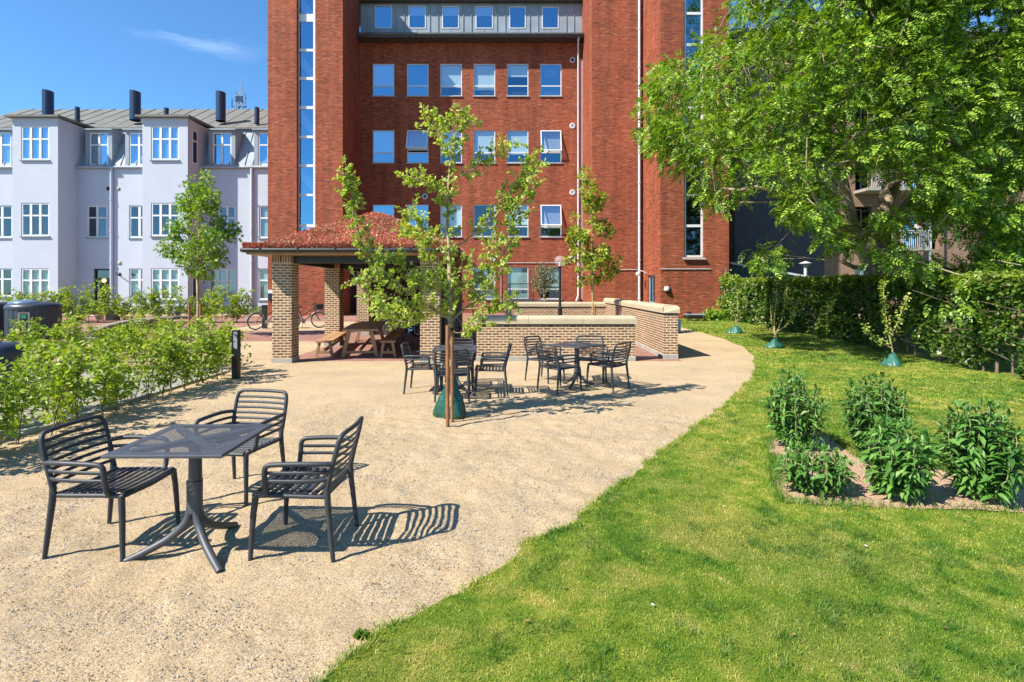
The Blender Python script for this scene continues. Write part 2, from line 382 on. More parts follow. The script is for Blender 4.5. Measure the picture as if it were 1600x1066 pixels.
M['weed_leaf'] = leafmat('weed_leaf', [(0,(.08,.17,.02)),(.5,(.14,.26,.035)),(1,(.22,.34,.06))], .3, .5)
M['sedum'] = leafmat('sedum', [(0,(.46,.09,.065)),(.3,(.68,.19,.14)),(.6,(.80,.31,.24)),(.8,(.66,.34,.20)),(.92,(.45,.42,.17)),(1,(.80,.60,.45))], .2, .6, .25, tcol=(1.3,1.0,.7))

def grass_color(t, ground=False):
    g = nd(t, 'ShaderNodeNewGeometry'); mp_ = nd(t, 'ShaderNodeMapping'); mp_.inputs['Scale'].default_value = (1, 1, 0); t.links.new(g.outputs['Position'], mp_.inputs[0])
    a = noise(t, .55, 3, .55, vec=mp_.outputs[0]); b_ = noise(t, 4.2, 6, .66, vec=mp_.outputs[0], dist=.5)
    base = ramp(t, [(.28,(.105,.20,.022)),(.39,(.18,.305,.030)),(.50,(.28,.38,.045)),(.60,(.43,.46,.085)),(.73,(.62,.51,.20))], b_.outputs[0])
    big = ramp(t, [(.38,(.72,.86,.74)),(.60,(1.16,1.10,1.1))], a.outputs[0])
    dry = ramp(t, [(.50,(0,0,0)),(.68,(.55,.55,.55))], noise(t, .9, 5, .65, vec=mp_.outputs[0], dist=.8).outputs[0])
    c_ = mixc(t, base.outputs[0], (.56,.45,.13), dry.outputs[0])
    return mixc(t, c_, big.outputs[0], 1, 'MULTIPLY'), g
def lawn_mat():
    m, t, b, o = newmat('lawn'); c, g = grass_color(t); fn = noise(t, 120, 3, .7)
    fr = ramp(t, [(.3,(.30,.36,.28)),(.7,(1.0,.95,.8))], fn.outputs[0]); c = mixc(t, c, fr.outputs[0], .85, 'MULTIPLY'); t.links.new(c, b.inputs['Base Color'])
    b.inputs['Roughness'].default_value = .9; b.inputs['Specular IOR Level'].default_value = .15; bump(t, b, fn.outputs[0], .7, .03); return m
M['lawn'] = lawn_mat()
def blade_mat(name, mul, light=0):
    m, t, b, o = newmat(name); c, g = grass_color(t)
    r = ramp(t, [(0,(.38*mul[0],.5*mul[1],.4*mul[2])),(.35,(.8*mul[0],.9*mul[1],.8*mul[2])),(.75,(1.35*mul[0],1.2*mul[1],1.2*mul[2])),(.93,(1.6*mul[0],1.45*mul[1],1.6*mul[2])),(1,(2.1*mul[0],1.5*mul[1],2.8*mul[2]))], g.outputs['Random Per Island'])
    c = mixc(t, c, r.outputs[0], 1, 'MULTIPLY'); t.links.new(c, b.inputs['Base Color']); b.inputs['Roughness'].default_value = .5; b.inputs['Specular IOR Level'].default_value = .3
    tr = nd(t, 'ShaderNodeBsdfTranslucent'); tc_ = mixc(t, c, (1.3, 1.4, .6), 1, 'MULTIPLY'); t.links.new(tc_, tr.inputs[0]); ms = nd(t, 'ShaderNodeMixShader'); ms.inputs[0].default_value = .3
    t.links.new(b.outputs[0], ms.inputs[1]); t.links.new(tr.outputs[0], ms.inputs[2]); t.links.new(ms.outputs[0], o.inputs[0]); return m
M['blade'] = blade_mat('grass_blade', (1, 1, 1)); M['tuft'] = blade_mat('grass_tuft', (.42, .66, .62))
def sand_mat(name, base=(.66,.49,.29), grey=.5, dark=1.0):
    m, t, b, o = newmat(name)
    n1 = noise(t, .8, 5, .6); n2 = noise(t, 150, 3, .75); n3 = noise(t, 26, 5, .7)
    vo = nd(t, 'ShaderNodeTexVoronoi', i_Scale=105.0); t.links.new(nd(t, 'ShaderNodeNewGeometry').outputs['Position'], vo.inputs[0])
    k = lambda f: tuple(x*f*dark for x in base)
    c = ramp(t, [(.3, k(.86)), (.7, k(1.12))], n1.outputs[0]).outputs[0]
    c = mixc(t, c, ramp(t, [(.34,(.26,.25,.25)),(.48,(.95,.95,.95)),(.70,(1.4,1.45,1.55))], n2.outputs[0]).outputs[0], .8, 'MULTIPLY')
    # small stones: a few cells of a voronoi take stone colours
    sp = nd(t, 'ShaderNodeSeparateColor'); t.links.new(vo.outputs['Color'], sp.inputs[0])
    th = nd(t, 'ShaderNodeMath', operation='GREATER_THAN'); th.inputs[1].default_value = 1 - .42*grey; t.links.new(sp.outputs[0], th.inputs[0])
    cj = ramp(t, [(0,(.55,.53,.52)),(.25,(.9,.88,.86)),(.7,(1.06,1.06,1.06)),(1,(1.28,1.3,1.36))], sp.outputs[2]); c = mixc(t, c, cj.outputs[0], .62, 'MULTIPLY')
    patch = ramp(t, [(.42,(0,0,0)),(.6,(1,1,1))], noise(t, 1.9, 4, .6).outputs[0]); pm = nd(t, 'ShaderNodeMath', operation='MULTIPLY'); t.links.new(th.outputs[0], pm.inputs[0]); t.links.new(patch.outputs[0], pm.inputs[1])
    stc = ramp(t, [(0,(.10,.085,.07)),(.35,(.30,.25,.2)),(.7,(.5,.46,.4)),(1,(.66,.63,.6))], sp.outputs[1]); c = mixc(t, c, stc.outputs[0], pm.outputs[0])
    t.links.new(c, b.inputs['Base Color']); b.inputs['Roughness'].default_value = .95; b.inputs['Specular IOR Level'].default_value = .15
    ad = nd(t, 'ShaderNodeMath', operation='ADD'); t.links.new(n2.outputs[0], ad.inputs[0]); t.links.new(n3.outputs[0], ad.inputs[1]); bump(t, b, ad.outputs[0], .75, .015); return m
M['sand'] = sand_mat('sand'); M['park_gravel'] = sand_mat('park_gravel', (.44,.41,.33), 1.0)
M['soil'] = sand_mat('bed_soil', (.72,.47,.30), .25, 1.0)
def pebble_mat():
    m, t, b, o = newmat('pebble'); g = nd(t, 'ShaderNodeNewGeometry')
    r = ramp(t, [(0,(.10,.08,.065)),(.25,(.25,.2,.15)),(.5,(.45,.35,.23)),(.75,(.52,.46,.38)),(1,(.68,.65,.6))], g.outputs['Random Per Island']); t.links.new(r.outputs[0], b.inputs['Base Color']); b.inputs['Roughness'].default_value = .75; return m
M['pebble'] = pebble_mat()
M['ground'] = plain('ground', (.30,.27,.22), .95, .2, .5, bmp=.2, bscale=20)
# ------------------------------------------------------------------ ground, paths, lawn (the setting)
def sheet(name, pts, z, mat, thick=0):
    bm = bmesh.new(); vs = [bm.verts.new((x, y, z)) for x, y in pts]; f = bm.faces.new(vs)
    if f.normal.z < 0: f.normal_flip()
    bmesh.ops.triangulate(bm, faces=[f]); me = bpy.data.meshes.new(name); bm.to_mesh(me); bm.free()
    me.materials.append(mat); o = bpy.data.objects.new(name, me); COL.objects.link(o); return tag(o, kind='structure')
sheet('ground', [(-400,-120),(400,-120),(400,600),(-400,600)], -.02, M['ground'])
sheet('brick_paving', [(-30,16.4),(-4.95,16.4),(-4.95,11.98),(4.3,11.98),(4.6,36),(-30,36)], .004, M['paving_brick'])
sheet('parking_gravel', [(-30,.5),(-5.42,.5),(-5.42,10.36),(-30,10.36)], -.004, M['park_gravel'])
sheet('bicycle_parking_strip', [(-10.9,20.3),(-3.8,20.3),(-3.8,26),(-10.9,26)], .012, M['sand'])
# lawn outline: the gravel edge traced on the ground
EDGE_PX = [(515,1066),(560,1022),(600,990),(650,966),(700,942),(724,935),(745,917),(790,882),(831,851),(865,838),(893,829),(902,812),(930,790),(962,767),
           (1000,735),(1022,720),(1049,700),(1080,678),(1108,655),(1140,630),(1162,610),(1179,588),(1184,575),(1178,557),(1160,542),(1130,530),(1100,521),(1065,512.5)]
edge = [tuple(G(x, y)[:2]) for x, y in EDGE_PX]
edge = [(edge[0][0]-.55, .2), (edge[0][0]-.12, 1.9)] + edge
random.seed(3)
dense = []
for a, b in zip(edge[:-1], edge[1:]):
    n = max(1, int(math.dist(a, b) / .05)) if a[1] < 9 else 4
    for k in range(n):
        u = k / n; dense.append((a[0]*(1-u)+b[0]*u, a[1]*(1-u)+b[1]*u))
dense.append(edge[-1])
dn = np.array(dense); w = smooth_noise(dn[:,0]*1.0, dn[:,1]*1.0, .22, 5)*.085
dense = [(float(x + d), float(y - d*.5)) for (x, y), d in zip(dense, w)]
LAWN = dense + [(5.2, 31), (30, 31), (30, .2)]
BED = [tuple(G(x, y)[:2]) for x, y in [(1200,692),(1222,683),(1255,679),(1290,684),(1318,705),(1345,722),(1395,727),(1440,733),(1490,748),(1545,757),(1640,765),(1700,780),(1700,812),(1600,808),(1500,803),(1430,801),(1339,797),(1270,795),(1222,790),(1212,760),(1214,730),(1203,712)]]
def lawn():
    me = bpy.data.meshes.new('lawn'); bm = bmesh.new()
    vs = [bm.verts.new((x, y, .028)) for x, y in LAWN]; f = bm.faces.new(vs)
    if f.normal.z < 0: f.normal_flip()
    r = bmesh.ops.extrude_face_region(bm, geom=[f]); 
    for v in [g for g in r['geom'] if isinstance(g, bmesh.types.BMVert)]: v.co.z = -.01
    bmesh.ops.recalc_face_normals(bm, faces=bm.faces); bmesh.ops.triangulate(bm, faces=bm.faces)
    bm.to_mesh(me); bm.free(); me.materials.append(M['lawn'])
    o = bpy.data.objects.new('lawn', me); COL.objects.link(o); tag(o, kind='structure')
lawn()
bedgrid = MB()
def bed():
    me = bpy.data.meshes.new('soil_bed'); bm = bmesh.new()
    vs = [bm.verts.new((x, y, .034)) for x, y in BED]; f = bm.faces.new(vs)
    if f.normal.z < 0: f.normal_flip()
    bmesh.ops.triangulate(bm, faces=[f]); bmesh.ops.subdivide_edges(bm, edges=bm.edges, cuts=5, use_grid_fill=True)
    a = np.array([v.co[:] for v in bm.verts]); h = smooth_noise(a[:,0], a[:,1], .18, 9)
    for v, q in zip(bm.verts, h): v.co.z += max(-.004, q*.03)
    bm.to_mesh(me); bm.free(); me.materials.append(M['soil']); o = bpy.data.objects.new('soil_bed', me); COL.objects.link(o); tag(o, kind='structure')
bed()
# gravel yard: coarse outer ring of flat quads + fine displaced centre in one mesh
def yard():
    x0, x1, y0, y1 = -5.4, 2.6, 1.4, 8.0; st = .028
    nx = int((x1-x0)/st); ny = int((y1-y0)/st); xs = np.linspace(x0, x1, nx+1); ys = np.linspace(y0, y1, ny+1)
    gx, gy = np.meshgrid(xs, ys); fx = gx.ravel(); fy = gy.ravel()
    h = smooth_noise(fx, fy, .9, 1, 3)*.030 + smooth_noise(fx*.8+fy*.6, fy*.8-fx*.6, .15, 2, 4)*.040
    # scuffed hollows round the chairs, raked lines running away from the viewer
    for cx_, cy_, r_, d_ in (*[(RNG.uniform(-4.6,.6), RNG.uniform(1.9,6.5), RNG.uniform(.08,.2), RNG.uniform(.008,.018)) for _ in range(46)], (-2.35,3.95,.28,.02),(-2.75,3.6,.2,.012),(-1.75,3.0,.3,-.01),(-2.6,2.7,.4,.012),(-1.2,4.0,.3,.01)):
        h -= d_*np.exp(-((fx-cx_)**2+(fy-cy_)**2)/r_**2) * (1+1.5*smooth_noise(fx, fy, .07, 8, 3))
    m = np.minimum.reduce([np.clip((fx-x0)/.5,0,1), np.clip((x1-fx)/.5,0,1), np.clip((fy-y0)/.3,0,1), np.clip((y1-fy)/1.5,0,1)])
    z = .008 + np.clip(h, -.012, .013)*m
    v = [(-5.42,.2,.008)]
    me = bpy.data.meshes.new('gravel_yard')
    verts = np.stack([fx, fy, z], 1)
    i = np.arange(ny)[:,None]*(nx+1)+np.arange(nx)[None,:]; q = np.stack([i, i+1, i+nx+2, i+nx+1], -1).reshape(-1, 4)
    extra = []; ef = []
    for a, b, c, d in ((-5.42,.2,x1,y0),(x1,.2,5.5,y1),(-5.42,y1,5.5,11.98),(5.5,8,9,11.98),(4.2,11.98,9,31),(-30,10.36,-5.42,16.4),(-5.42,11.98,-4.95,16.4),(-5.42,y0,x0,y1)):
        if c-a < .001 or d-b < .001: continue
        k = len(verts)+len(extra); extra += [(a,b,.008),(c,b,.008),(c,d,.008),(a,d,.008)]; ef.append((k,k+1,k+2,k+3))
    # gravel right of x1 runs only up to the terrace wall; the lawn lies over its right side
    allv = np.vstack([verts, np.array(extra)]); fs = np.vstack([q, np.array(ef)])
    me.vertices.add(len(allv)); me.vertices.foreach_set('co', allv.astype(np.float32).ravel())
    me.loops.add(fs.size); me.loops.foreach_set('vertex_index', fs.ravel().astype(np.int32)); me.polygons.add(len(fs)); me.polygons.foreach_set('loop_start', (np.arange(len(fs))*4).astype(np.int32))
    me.polygons.foreach_set('use_smooth', np.ones(len(fs), bool)); me.update(calc_edges=True); me.validate(); me.materials.append(M['sand'])
    o = bpy.data.objects.new('gravel_yard', me); COL.objects.link(o); tag(o, kind='structure')
yard()
# ------------------------------------------------------------------ buildings
def wall(mb, u0, u1, z0, z1, ops, fn, depth=.2, mi=0, rmi=None):
    """fn(u, z, d) -> point; openings (ua, ub, za, zb) get reveals of the given depth"""
    rmi = mi if rmi is None else rmi
    us = sorted({u0, u1, *[o[0] for o in ops], *[o[1] for o in ops]}); zs = sorted({z0, z1, *[o[2] for o in ops], *[o[3] for o in ops]})
    us = [u for u in us if u0 <= u <= u1]; zs = [z for z in zs if z0 <= z <= z1]
    for a, b in zip(us[:-1], us[1:]):
        for c, d in zip(zs[:-1], zs[1:]):
            mu, mz = (a+b)/2, (c+d)/2
            if any(o[0] < mu < o[1] and o[2] < mz < o[3] for o in ops): continue
            mb.quad(fn(a,c,0), fn(b,c,0), fn(b,d,0), fn(a,d,0), mi)
    for a, b, c, d in ops:
        mb.quad(fn(a,c,0), fn(a,c,depth), fn(a,d,depth), fn(a,d,0), rmi); mb.quad(fn(b,c,0), fn(b,d,0), fn(b,d,depth), fn(b,c,depth), rmi)
        mb.quad(fn(a,d,0), fn(a,d,depth), fn(b,d,depth), fn(b,d,0), rmi); mb.quad(fn(a,c,0), fn(b,c,0), fn(b,c,depth), fn(a,c,depth), rmi)
def fy(Y): return lambda u, z, d: (u, Y + d, z)
def fxl(Xp): return lambda u, z, d: (Xp + d, u, z)          # wall facing -X

def win(parent, x0, x1, z0, z1, Y, cols=1, tr=None, fw=.06, mf='white_paint', glass='glass', blind=None, sill=True, open_top=0, name='window', axis='y', mull=.07, thick=.07):
    """a framed window whose outer face is at Y; tr = transom heights as fractions from below; parts: frame, pane, sill, blind"""
    f = MB(); T = lambda a, b, c, d, e, g: f.box(a, b, c, d, e, g)
    Yb = Y + thick
    T(x0, Y, z0, x0+fw, Yb, z1); T(x1-fw, Y, z0, x1, Yb, z1); T(x0+fw, Y+.002, z1-fw, x1-fw, Yb, z1); T(x0+fw, Y+.002, z0, x1-fw, Yb, z0+fw)
    H = z1-z0; trz = [z0 + q*H for q in (tr or [])]
    for q in trz: T(x0+fw, Y+.004, q-mull/2, x1-fw, Yb-.004, q+mull/2)
    for k in range(1, cols):
        xm = x0 + (x1-x0)*k/cols; T(xm-mull*.75, Y-.006, z0+fw, xm+mull*.75, Yb, z1-fw)
    o = f.build(name, M[mf], parent)
    g = MB()
    zc = trz[-1]+mull/2 if (open_top and trz) else None
    yg = Y + thick*.5
    if zc: g.quad((x0+fw,yg,z0+fw),(x1-fw,yg,z0+fw),(x1-fw,yg,zc-mull),(x0+fw,yg,zc-mull))
    else: g.quad((x0+fw,yg,z0+fw),(x1-fw,yg,z0+fw),(x1-fw,yg,z1-fw),(x0+fw,yg,z1-fw))
    g.build('pane', M[glass], o)
    if zc:
        s = MB(); h = z1-fw-zc; a = open_top; c_, s_ = math.cos(a), math.sin(a)
        def q(x, t, d): return (x, Y - .03 - s_*t - c_*d, z1-fw*.6 - c_*t + s_*d)
        def bx(xa, xb, ta, tb):
            s.add([q(xa,ta,0),q(xb,ta,0),q(xb,tb,0),q(xa,tb,0),q(xa,ta,.05),q(xb,ta,.05),q(xb,tb,.05),q(xa,tb,.05)],[(3,2,1,0),(4,5,6,7),(0,1,5,4),(1,2,6,5),(2,3,7,6),(3,0,4,7)])
        bx(x0+.02, x0+.09, 0, h+.06); bx(x1-.09, x1-.02, 0, h+.06); bx(x0+.09, x1-.09, 0, .07); bx(x0+.09, x1-.09, h-.01, h+.06)
        so = s.build('open_sash', M[mf], o); so['label'] = 'white window sash swung outward at the bottom'
        gg = MB(); gg.quad(q(x0+.09,.07,.02),q(x1-.09,.07,.02),q(x1-.09,h-.01,.02),q(x0+.09,h-.01,.02)); gg.build('sash_pane', M['glass'], o)
    if blind:
        zb = z0 + H*(1-blind[0]); bb = MB(); bb.box(x0+.03, Yb+.06, zb, x1-.03, Yb+.075, z1-.02)
        b_ = bb.build('blind' if blind[1] == 'blind' else 'curtain', M[blind[1]], o)
    if sill:
        s = MB(); s.box(x0-.05, Y-.13, z0-.07, x1+.05, Y+.03, z0-.005); s.build('sill', M['gutter' if mf == 'grey_frame' else sill if isinstance(sill, str) else 'zinc_light'], o)
    return o

# ---- the red brick building
def red_building():
    R = empty('brick_building', 'tall red brick office block with two towers behind the terrace walls', 'building', (-1, 33, 0))
    R.location = (0, 0, 0)
    YT, YM, YR = 31.4, 35.2, 28.0; HT = 23.2
    w = MB()
    xa, xb = X(418.5, YT), X(535.5, YT)
    s0, s1 = X(463.5, YT), X(493, YT); zs = Z(404, YT)
    wall(w, xa, xb, 0, HT, [(s0, s1, zs, HT-1.2)], fy(YT), .35)
    w.quad((xb,YT,0),(xb,YM,0),(xb,YM,HT),(xb,YT,HT)); w.quad((xa,YM+8,0),(xa,YT,0),(xa,YT,HT),(xa,YM+8,HT)); w.quad((xa,YT,HT),(xb,YT,HT),(xb,YM+8,HT),(xa,YM+8,HT)); w.quad((xb,YM+.2,HT),(xb,YM+8,HT),(xb,YM+8,18),(xb,YM+.2,18))
    # main wall
    rows = [(99.5,150,35),(203.5,254.5,35),(319.8,370,35),(417.5,467.5,35)]
    colsx = [(582.4,616),(636,669.5),(688,721.7),(740,773.7),(792,825.6),(844,877.3)]
    ops = []; 
    for (ya, yb, _) in rows:
        for (a, b) in colsx: ops.append((X(a,YM), X(b,YM), Z(yb,YM), Z(ya,YM)))
    xm1 = X(911, YM); ztop = Z(66, YM)
    wall(w, xb, xm1, 0, ztop, ops, fy(YM), .16)
    # middle pier between main wall and right tower
    xp0, xp1 = X(925.5, YT), X(1003.5, YT)
    w.quad((xp0,YM,0),(xp0,YT,0),(xp0,YT,HT),(xp0,YM,HT)); w.quad((xp0,YT,0),(xp1,YT,0),(xp1,YT,HT),(xp0,YT,HT)); w.quad((xp0,YM+8,18),(xp0,YM,18),(xp0,YM,HT),(xp0,YM+8,HT)); w.quad((xp0,YT,HT),(xp1+1,YT,HT),(xp1+1,YM+8,HT),(xp0,YM+8,HT))
    # right tower
    xr0, xr1 = X(1032, YR), X(1139, YR)
    d0, d1, dz = 29.0, 30.45, Z(430, 29.4)
    wall(w, YR, YT, 0, HT, [(d0, d1, .1, dz)], fxl(xr0), .18)
    r0, r1 = X(1068.8, YR), X(1099.3, YR); rz0 = Z(402, YR)
    wall(w, xr0, xr1, 0, HT, [(r0, r1, rz0, HT-1.2)], fy(YR), .22)
    w.quad((xr1,YR,0),(xr1,YR+14,0),(xr1,YR+14,HT),(xr1,YR,HT)); w.quad((xr0,YR,HT),(xr1,YR,HT),(xr1,YR+14,HT),(xr0,YR+14,HT)); w.quad((xr0,YT,HT),(xr0,YT+10,HT),(xr0,YT+10,0),(xr0,YT,0))
    w.quad((xr1,YR+14,0),(xa,YR+14,0),(xa,YR+14,18),(xr1,YR+14,18))
    w.build('wall', M['red_brick'], R)
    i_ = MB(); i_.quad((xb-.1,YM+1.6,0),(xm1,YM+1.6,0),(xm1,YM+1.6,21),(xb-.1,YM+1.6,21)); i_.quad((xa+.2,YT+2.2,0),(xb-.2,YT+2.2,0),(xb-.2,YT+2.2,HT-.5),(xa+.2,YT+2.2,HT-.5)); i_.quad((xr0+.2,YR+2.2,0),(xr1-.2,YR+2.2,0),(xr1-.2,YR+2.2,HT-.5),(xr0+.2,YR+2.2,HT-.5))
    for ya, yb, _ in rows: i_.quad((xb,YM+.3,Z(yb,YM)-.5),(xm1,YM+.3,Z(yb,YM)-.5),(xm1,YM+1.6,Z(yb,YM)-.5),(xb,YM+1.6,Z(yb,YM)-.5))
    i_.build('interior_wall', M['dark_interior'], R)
    # windows
    blinds = {(0,2):.72,(0,3):.8,(0,4):.38,(0,0):.65,(1,0):.7,(1,2):.7,(1,3):.72,(1,4):.72,(1,5):.68,(1,1):.6,(2,4):.62,(2,5):.72,(2,2):.66,(3,3):1,(3,4):1,(3,5):.6,(0,5):.0}
    for i, (ya, yb, _) in enumerate(rows):
        for j, (a, b) in enumerate(colsx):
            bl = blinds.get((i, j), 0); op = 0
            if (i, j) == (1, 1): op = rad(24)
            if (i, j) in ((1, 5), (2, 5)): op = rad(13)
            win(R, X(a,YM), X(b,YM), Z(yb,YM), Z(ya,YM), YM+.05, 1, [.315], .055, 'white_paint', ('glass_mid' if j >= 2 and bl >= .38 else 'glass') if i < 2 or j < 2 else 'glass_low',
                (bl, 'curtain' if i == 3 else 'blind') if bl else None, True, op)
    # desk things seen low in the third row are left to the blinds; strip windows of the stair towers
    def strip(x0, x1, Y, z0, z1, trs, first_low):
        f = MB(); fw = .085
        f.box(x0, Y, z0, x0+fw, Y+.08, z1); f.box(x1-fw*1.4, Y, z0, x1, Y+.08, z1)
        for a, b in trs: f.box(x0+fw, Y-.002, a, x1-fw*1.4, Y+.078, b)
        o = f.build('stair_window', M['white_paint'], R)
        edges = [z0] + [q for t in trs for q in t] + [z1]; edges = sorted(edges)
        for k in range(0, len(edges)-1, 2):
            if edges[k+1]-edges[k] < .2: continue
            g = MB(); g.quad((x0+fw,Y+.04,edges[k]),(x1-fw*1.4,Y+.04,edges[k]),(x1-fw*1.4,Y+.04,edges[k+1]),(x0+fw,Y+.04,edges[k+1])); g.build('pane', M['glass_low' if edges[k] < first_low else 'glass'], o)
        return o
    YS = YT+.3
    tp = [(34,22),(80.5,76.5),(125,120.5),(170.5,166),(216,212),(261,257),(306.5,303),(355,350.5),(404,400)]
    so = strip(X(465.5,YS), X(492.5,YS), YS, zs, HT-1.2, [(Z(a,YS), Z(b,YS)) for a, b in tp], 0)
    st = MB()
    for zt in (Z(85,YS+.8), Z(173,YS+.8), Z(261,YS+.8), Z(-5,YS+.8)):
        x0_, x1_ = X(466,YS+.8), X(496,YS+.8); n = 5; dx = (x1_-x0_)/n; dz_ = 1.35/n
        for k in range(n):
            xx = x0_+k*dx; zz = zt-k*dz_
            st.add([(xx,YS+.8,zz-.55),(xx+dx,YS+.8,zz-.55-dz_),(xx+dx,YS+.8,zz),(xx,YS+.8,zz),(xx,YS+1.7,zz-.55),(xx+dx,YS+1.7,zz-.55-dz_),(xx+dx,YS+1.7,zz),(xx,YS+1.7,zz)],[(0,1,2,3),(7,6,5,4),(3,2,6,7),(0,4,5,1),(1,5,6,2),(0,3,7,4)])
    st.build('stair_flight', M['white_paint'], R)
    YW = YR+.12
    tq = [(23,19),(72,68),(121,117),(170,166),(218,214),(262,258),(307,303),(355,351),(403,399)]
    strip(X(1069.5,YW), X(1099,YW), YW, rz0, HT-1.2, [(Z(a,YW), Z(b,YW)) for a, b in tq], Z(250,YW))
    s = MB(); s.add([(r0-.08,YR-.16,rz0-.14),(r1+.08,YR-.16,rz0-.14),(r1+.08,YR-.16,rz0-.06),(r0-.08,YR-.16,rz0-.06),(r0-.08,YR+.2,rz0-.02),(r1+.08,YR+.2,rz0-.02),(r1+.08,YR+.2,rz0+.02),(r0-.08,YR+.2,rz0+.02)],[(0,1,2,3),(3,2,6,7),(0,3,7,4),(1,5,6,2)]); s.build('stone_sill', M['concrete'], R)
    # zinc storey
    zz0, zz1 = Z(62, YM), Z(4, YM); zf = YM+.12
    m = MB(); zw = [(585,612),(638,665),(690.5,717),(743,770),(795.7,821.5),(847,873.3)]
    zops = [(X(a,YM), X(b,YM), Z(43.5,YM), Z(7.5+.4*k,YM)) for k, (a, b) in enumerate(zw)]
    wall(m, xb+.02, xm1-.02, zz0, zz1, zops, fy(zf), .12)
    for k, (a, b) in enumerate(zw):
        nxt = zw[k+1][0] if k < 5 else 905; base = (b+nxt)/2
        for q in ((b+nxt)/2-6.5, (b+nxt)/2+6.5) if k < 5 else (885, 897): m.box(X(q,YM)-.02, zf-.05, zz0+.05, X(q,YM)+.02, zf, zz1-.05)
        m.box(X(b+2,YM), zf-.10, zz0, X(nxt-2,YM) if k < 5 else X(903,YM), zf, zz0+.26, 1)
        m.box(X(a,YM)+.56, zf-.02, zz0+.05, X(a,YM)+.58, zf, Z(44,YM))
    for q in (564, 574): m.box(X(q,YM)-.02, zf-.05, zz0+.05, X(q,YM)+.02, zf, zz1-.05)
    m.build('zinc_cladding', [M['zinc'], M['zinc_light']], R)
    for k, (a, b) in enumerate(zw): win(R, X(a,YM), X(b,YM), Z(43.5,YM), Z(7.5+.4*k,YM), zf-.03, 1, None, .055, 'white_paint', 'glass', (.4,'blind') if k in (1,2,3) else None, False)
    e = MB(); e.box(xb+.01, YM-.85, ztop-.06, xm1-.05, YM+.12, ztop+.04); e.tube([(xb+.02,YM-.86,ztop+.12),(xm1-.02,YM-.86,ztop+.12)], .10, 10); e.box(xb+.02, YM-.80, ztop+.041, xm1-.06, YM+.06, zz0-.01)
    e.tube([(xb+.02,YM-.25,zz1+.06),(xm1,YM-.25,zz1+.06)], .09, 8); e.box(xb+.02, YM-.2, zz1+.002, xm1-.02, YM+9, zz1+.3)
    e.build('eave_gutter', M['gutter'], R)
    # pink render strip, downpipes
    p = MB(); p.box(X(904.5,YM-.25), YM-.25, Z(468,YM), xp0-.002, YM-.002, Z(95,YM)); p.build('pink_render', M['pink_plaster'], R)
    d = MB(); d.tube([(X(901.5,YM),YM-.8,ztop+.05),(X(901.5,YM),YM-.5,ztop-.5),(X(902.5,YM),YM-.3,ztop-1.2),(X(902.5,YM),YM-.3,1.2),(X(899,YM),YM-.45,.8)], .065, 8); d.build('downpipe', M['grey_frame'], R)
    d = MB(); d.tube([(X(998.3,YT),YT-.1,HT-.5),(X(998.3,YT),YT-.1,.1)], .075, 8)
    for zz in np.arange(1, HT-1, 2.3): d.tube([(X(998.3,YT),YT-.1,zz),(X(998.3,YT),YT-.1,zz+.08)], .10, 8)
    d.build('downpipe', M['grey_frame'], R)
    for px, py, Yq, mm_ in ((894.5,94,YM,'water_blue'),(894.5,197,YM,'concrete'),(894.5,301,YM,'concrete'),(664,307,YM,'water_blue'),(770.5,404,YM,'concrete'),(894.5,404,YM,'concrete')):
        v = MB(); c = P(px, py, Yq); Mx = Matrix.Translation((c.x, Yq, c.z)) @ Matrix.Rotation(rad(90), 4, 'X')
        v.lathe((0,0,0), [(.19,0),(.19,.03),(.13,.05),(.12,.02)], 16, 0, True, Mx); v.build('vent', M['white_paint'], R); 
        v = MB(); v.lathe((0,0,0), [(.12,.022),(.115,.03)], 16, 0, True, Mx); v.build('vent_grille', M['navy' if mm_ == 'water_blue' else 'zinc_light'], R)
    zc = Z(411, YM); z2 = Z(421.5, YT); z3 = Z(420.5, YR)
    for pa, pb in (((X(790,YM),YM-.04,zc),(X(892,YM),YM-.04,zc)),((X(783,YM),YM-.04,zc-.3),(X(783,YM),YM-.04,.6)),((X(966,YT),YT-.04,z2),(X(996,YT),YT-.04,z2)),((xr0,YR-.04,z3),(X(1110,YR),YR-.04,z3))):
        c_ = MB(); c_.tube([pa, pb], .02, 6); c_.build('cable_conduit', M['grey_frame'], R)
    # cellar door in the tower flank
    dd = MB(); dd.box(xr0+.1, d0, .1, xr0+.17, d0+.12, dz); dd.box(xr0+.1, d1-.12, .1, xr0+.17, d1, dz); dd.box(xr0+.1, d0+.12, dz-.1, xr0+.17, d1-.12, dz); dd.box(xr0+.11, d0+.12, .1, xr0+.16, d1-.12, .9)
    do = dd.build('door', M['zinc'], R); g = MB(); g.quad((xr0+.13,d1-.12,.9),(xr0+.13,d0+.12,.9),(xr0+.13,d0+.12,dz-.1),(xr0+.13,d1-.12,dz-.1)); g.build('pane', M['glass'], do)
    # wall lamps
    l = MB(); q = P(1041, 452, YR); l.lathe((q.x, YR-.08, q.z-.12), [(.02,0),(.13,.03),(.15,.14),(.11,.24),(.02,.27)], 12); o = l.build('wall_lamp', M['white_paint'], R)
    l = MB(); q = P(1041, 452, YR); l.box(q.x+.03, YR-.06, q.z-.2, q.x+.2, YR, q.z+.1); l.build('lamp_bracket', M['black_steel'], o)
    l = MB(); q = P(1005, 425, 31.0); l.tube([(xr0-.02,30.6,q.z-.1),(xr0-.3,30.6,q.z+.05),(xr0-.5,30.6,q.z)], .03, 6); l.lathe((xr0-.5,30.6,q.z-.2), [(.04,.2),(.14,.12),(.15,0),(.02,-.02)], 10); l.build('wall_lamp', M['white_paint'], R)
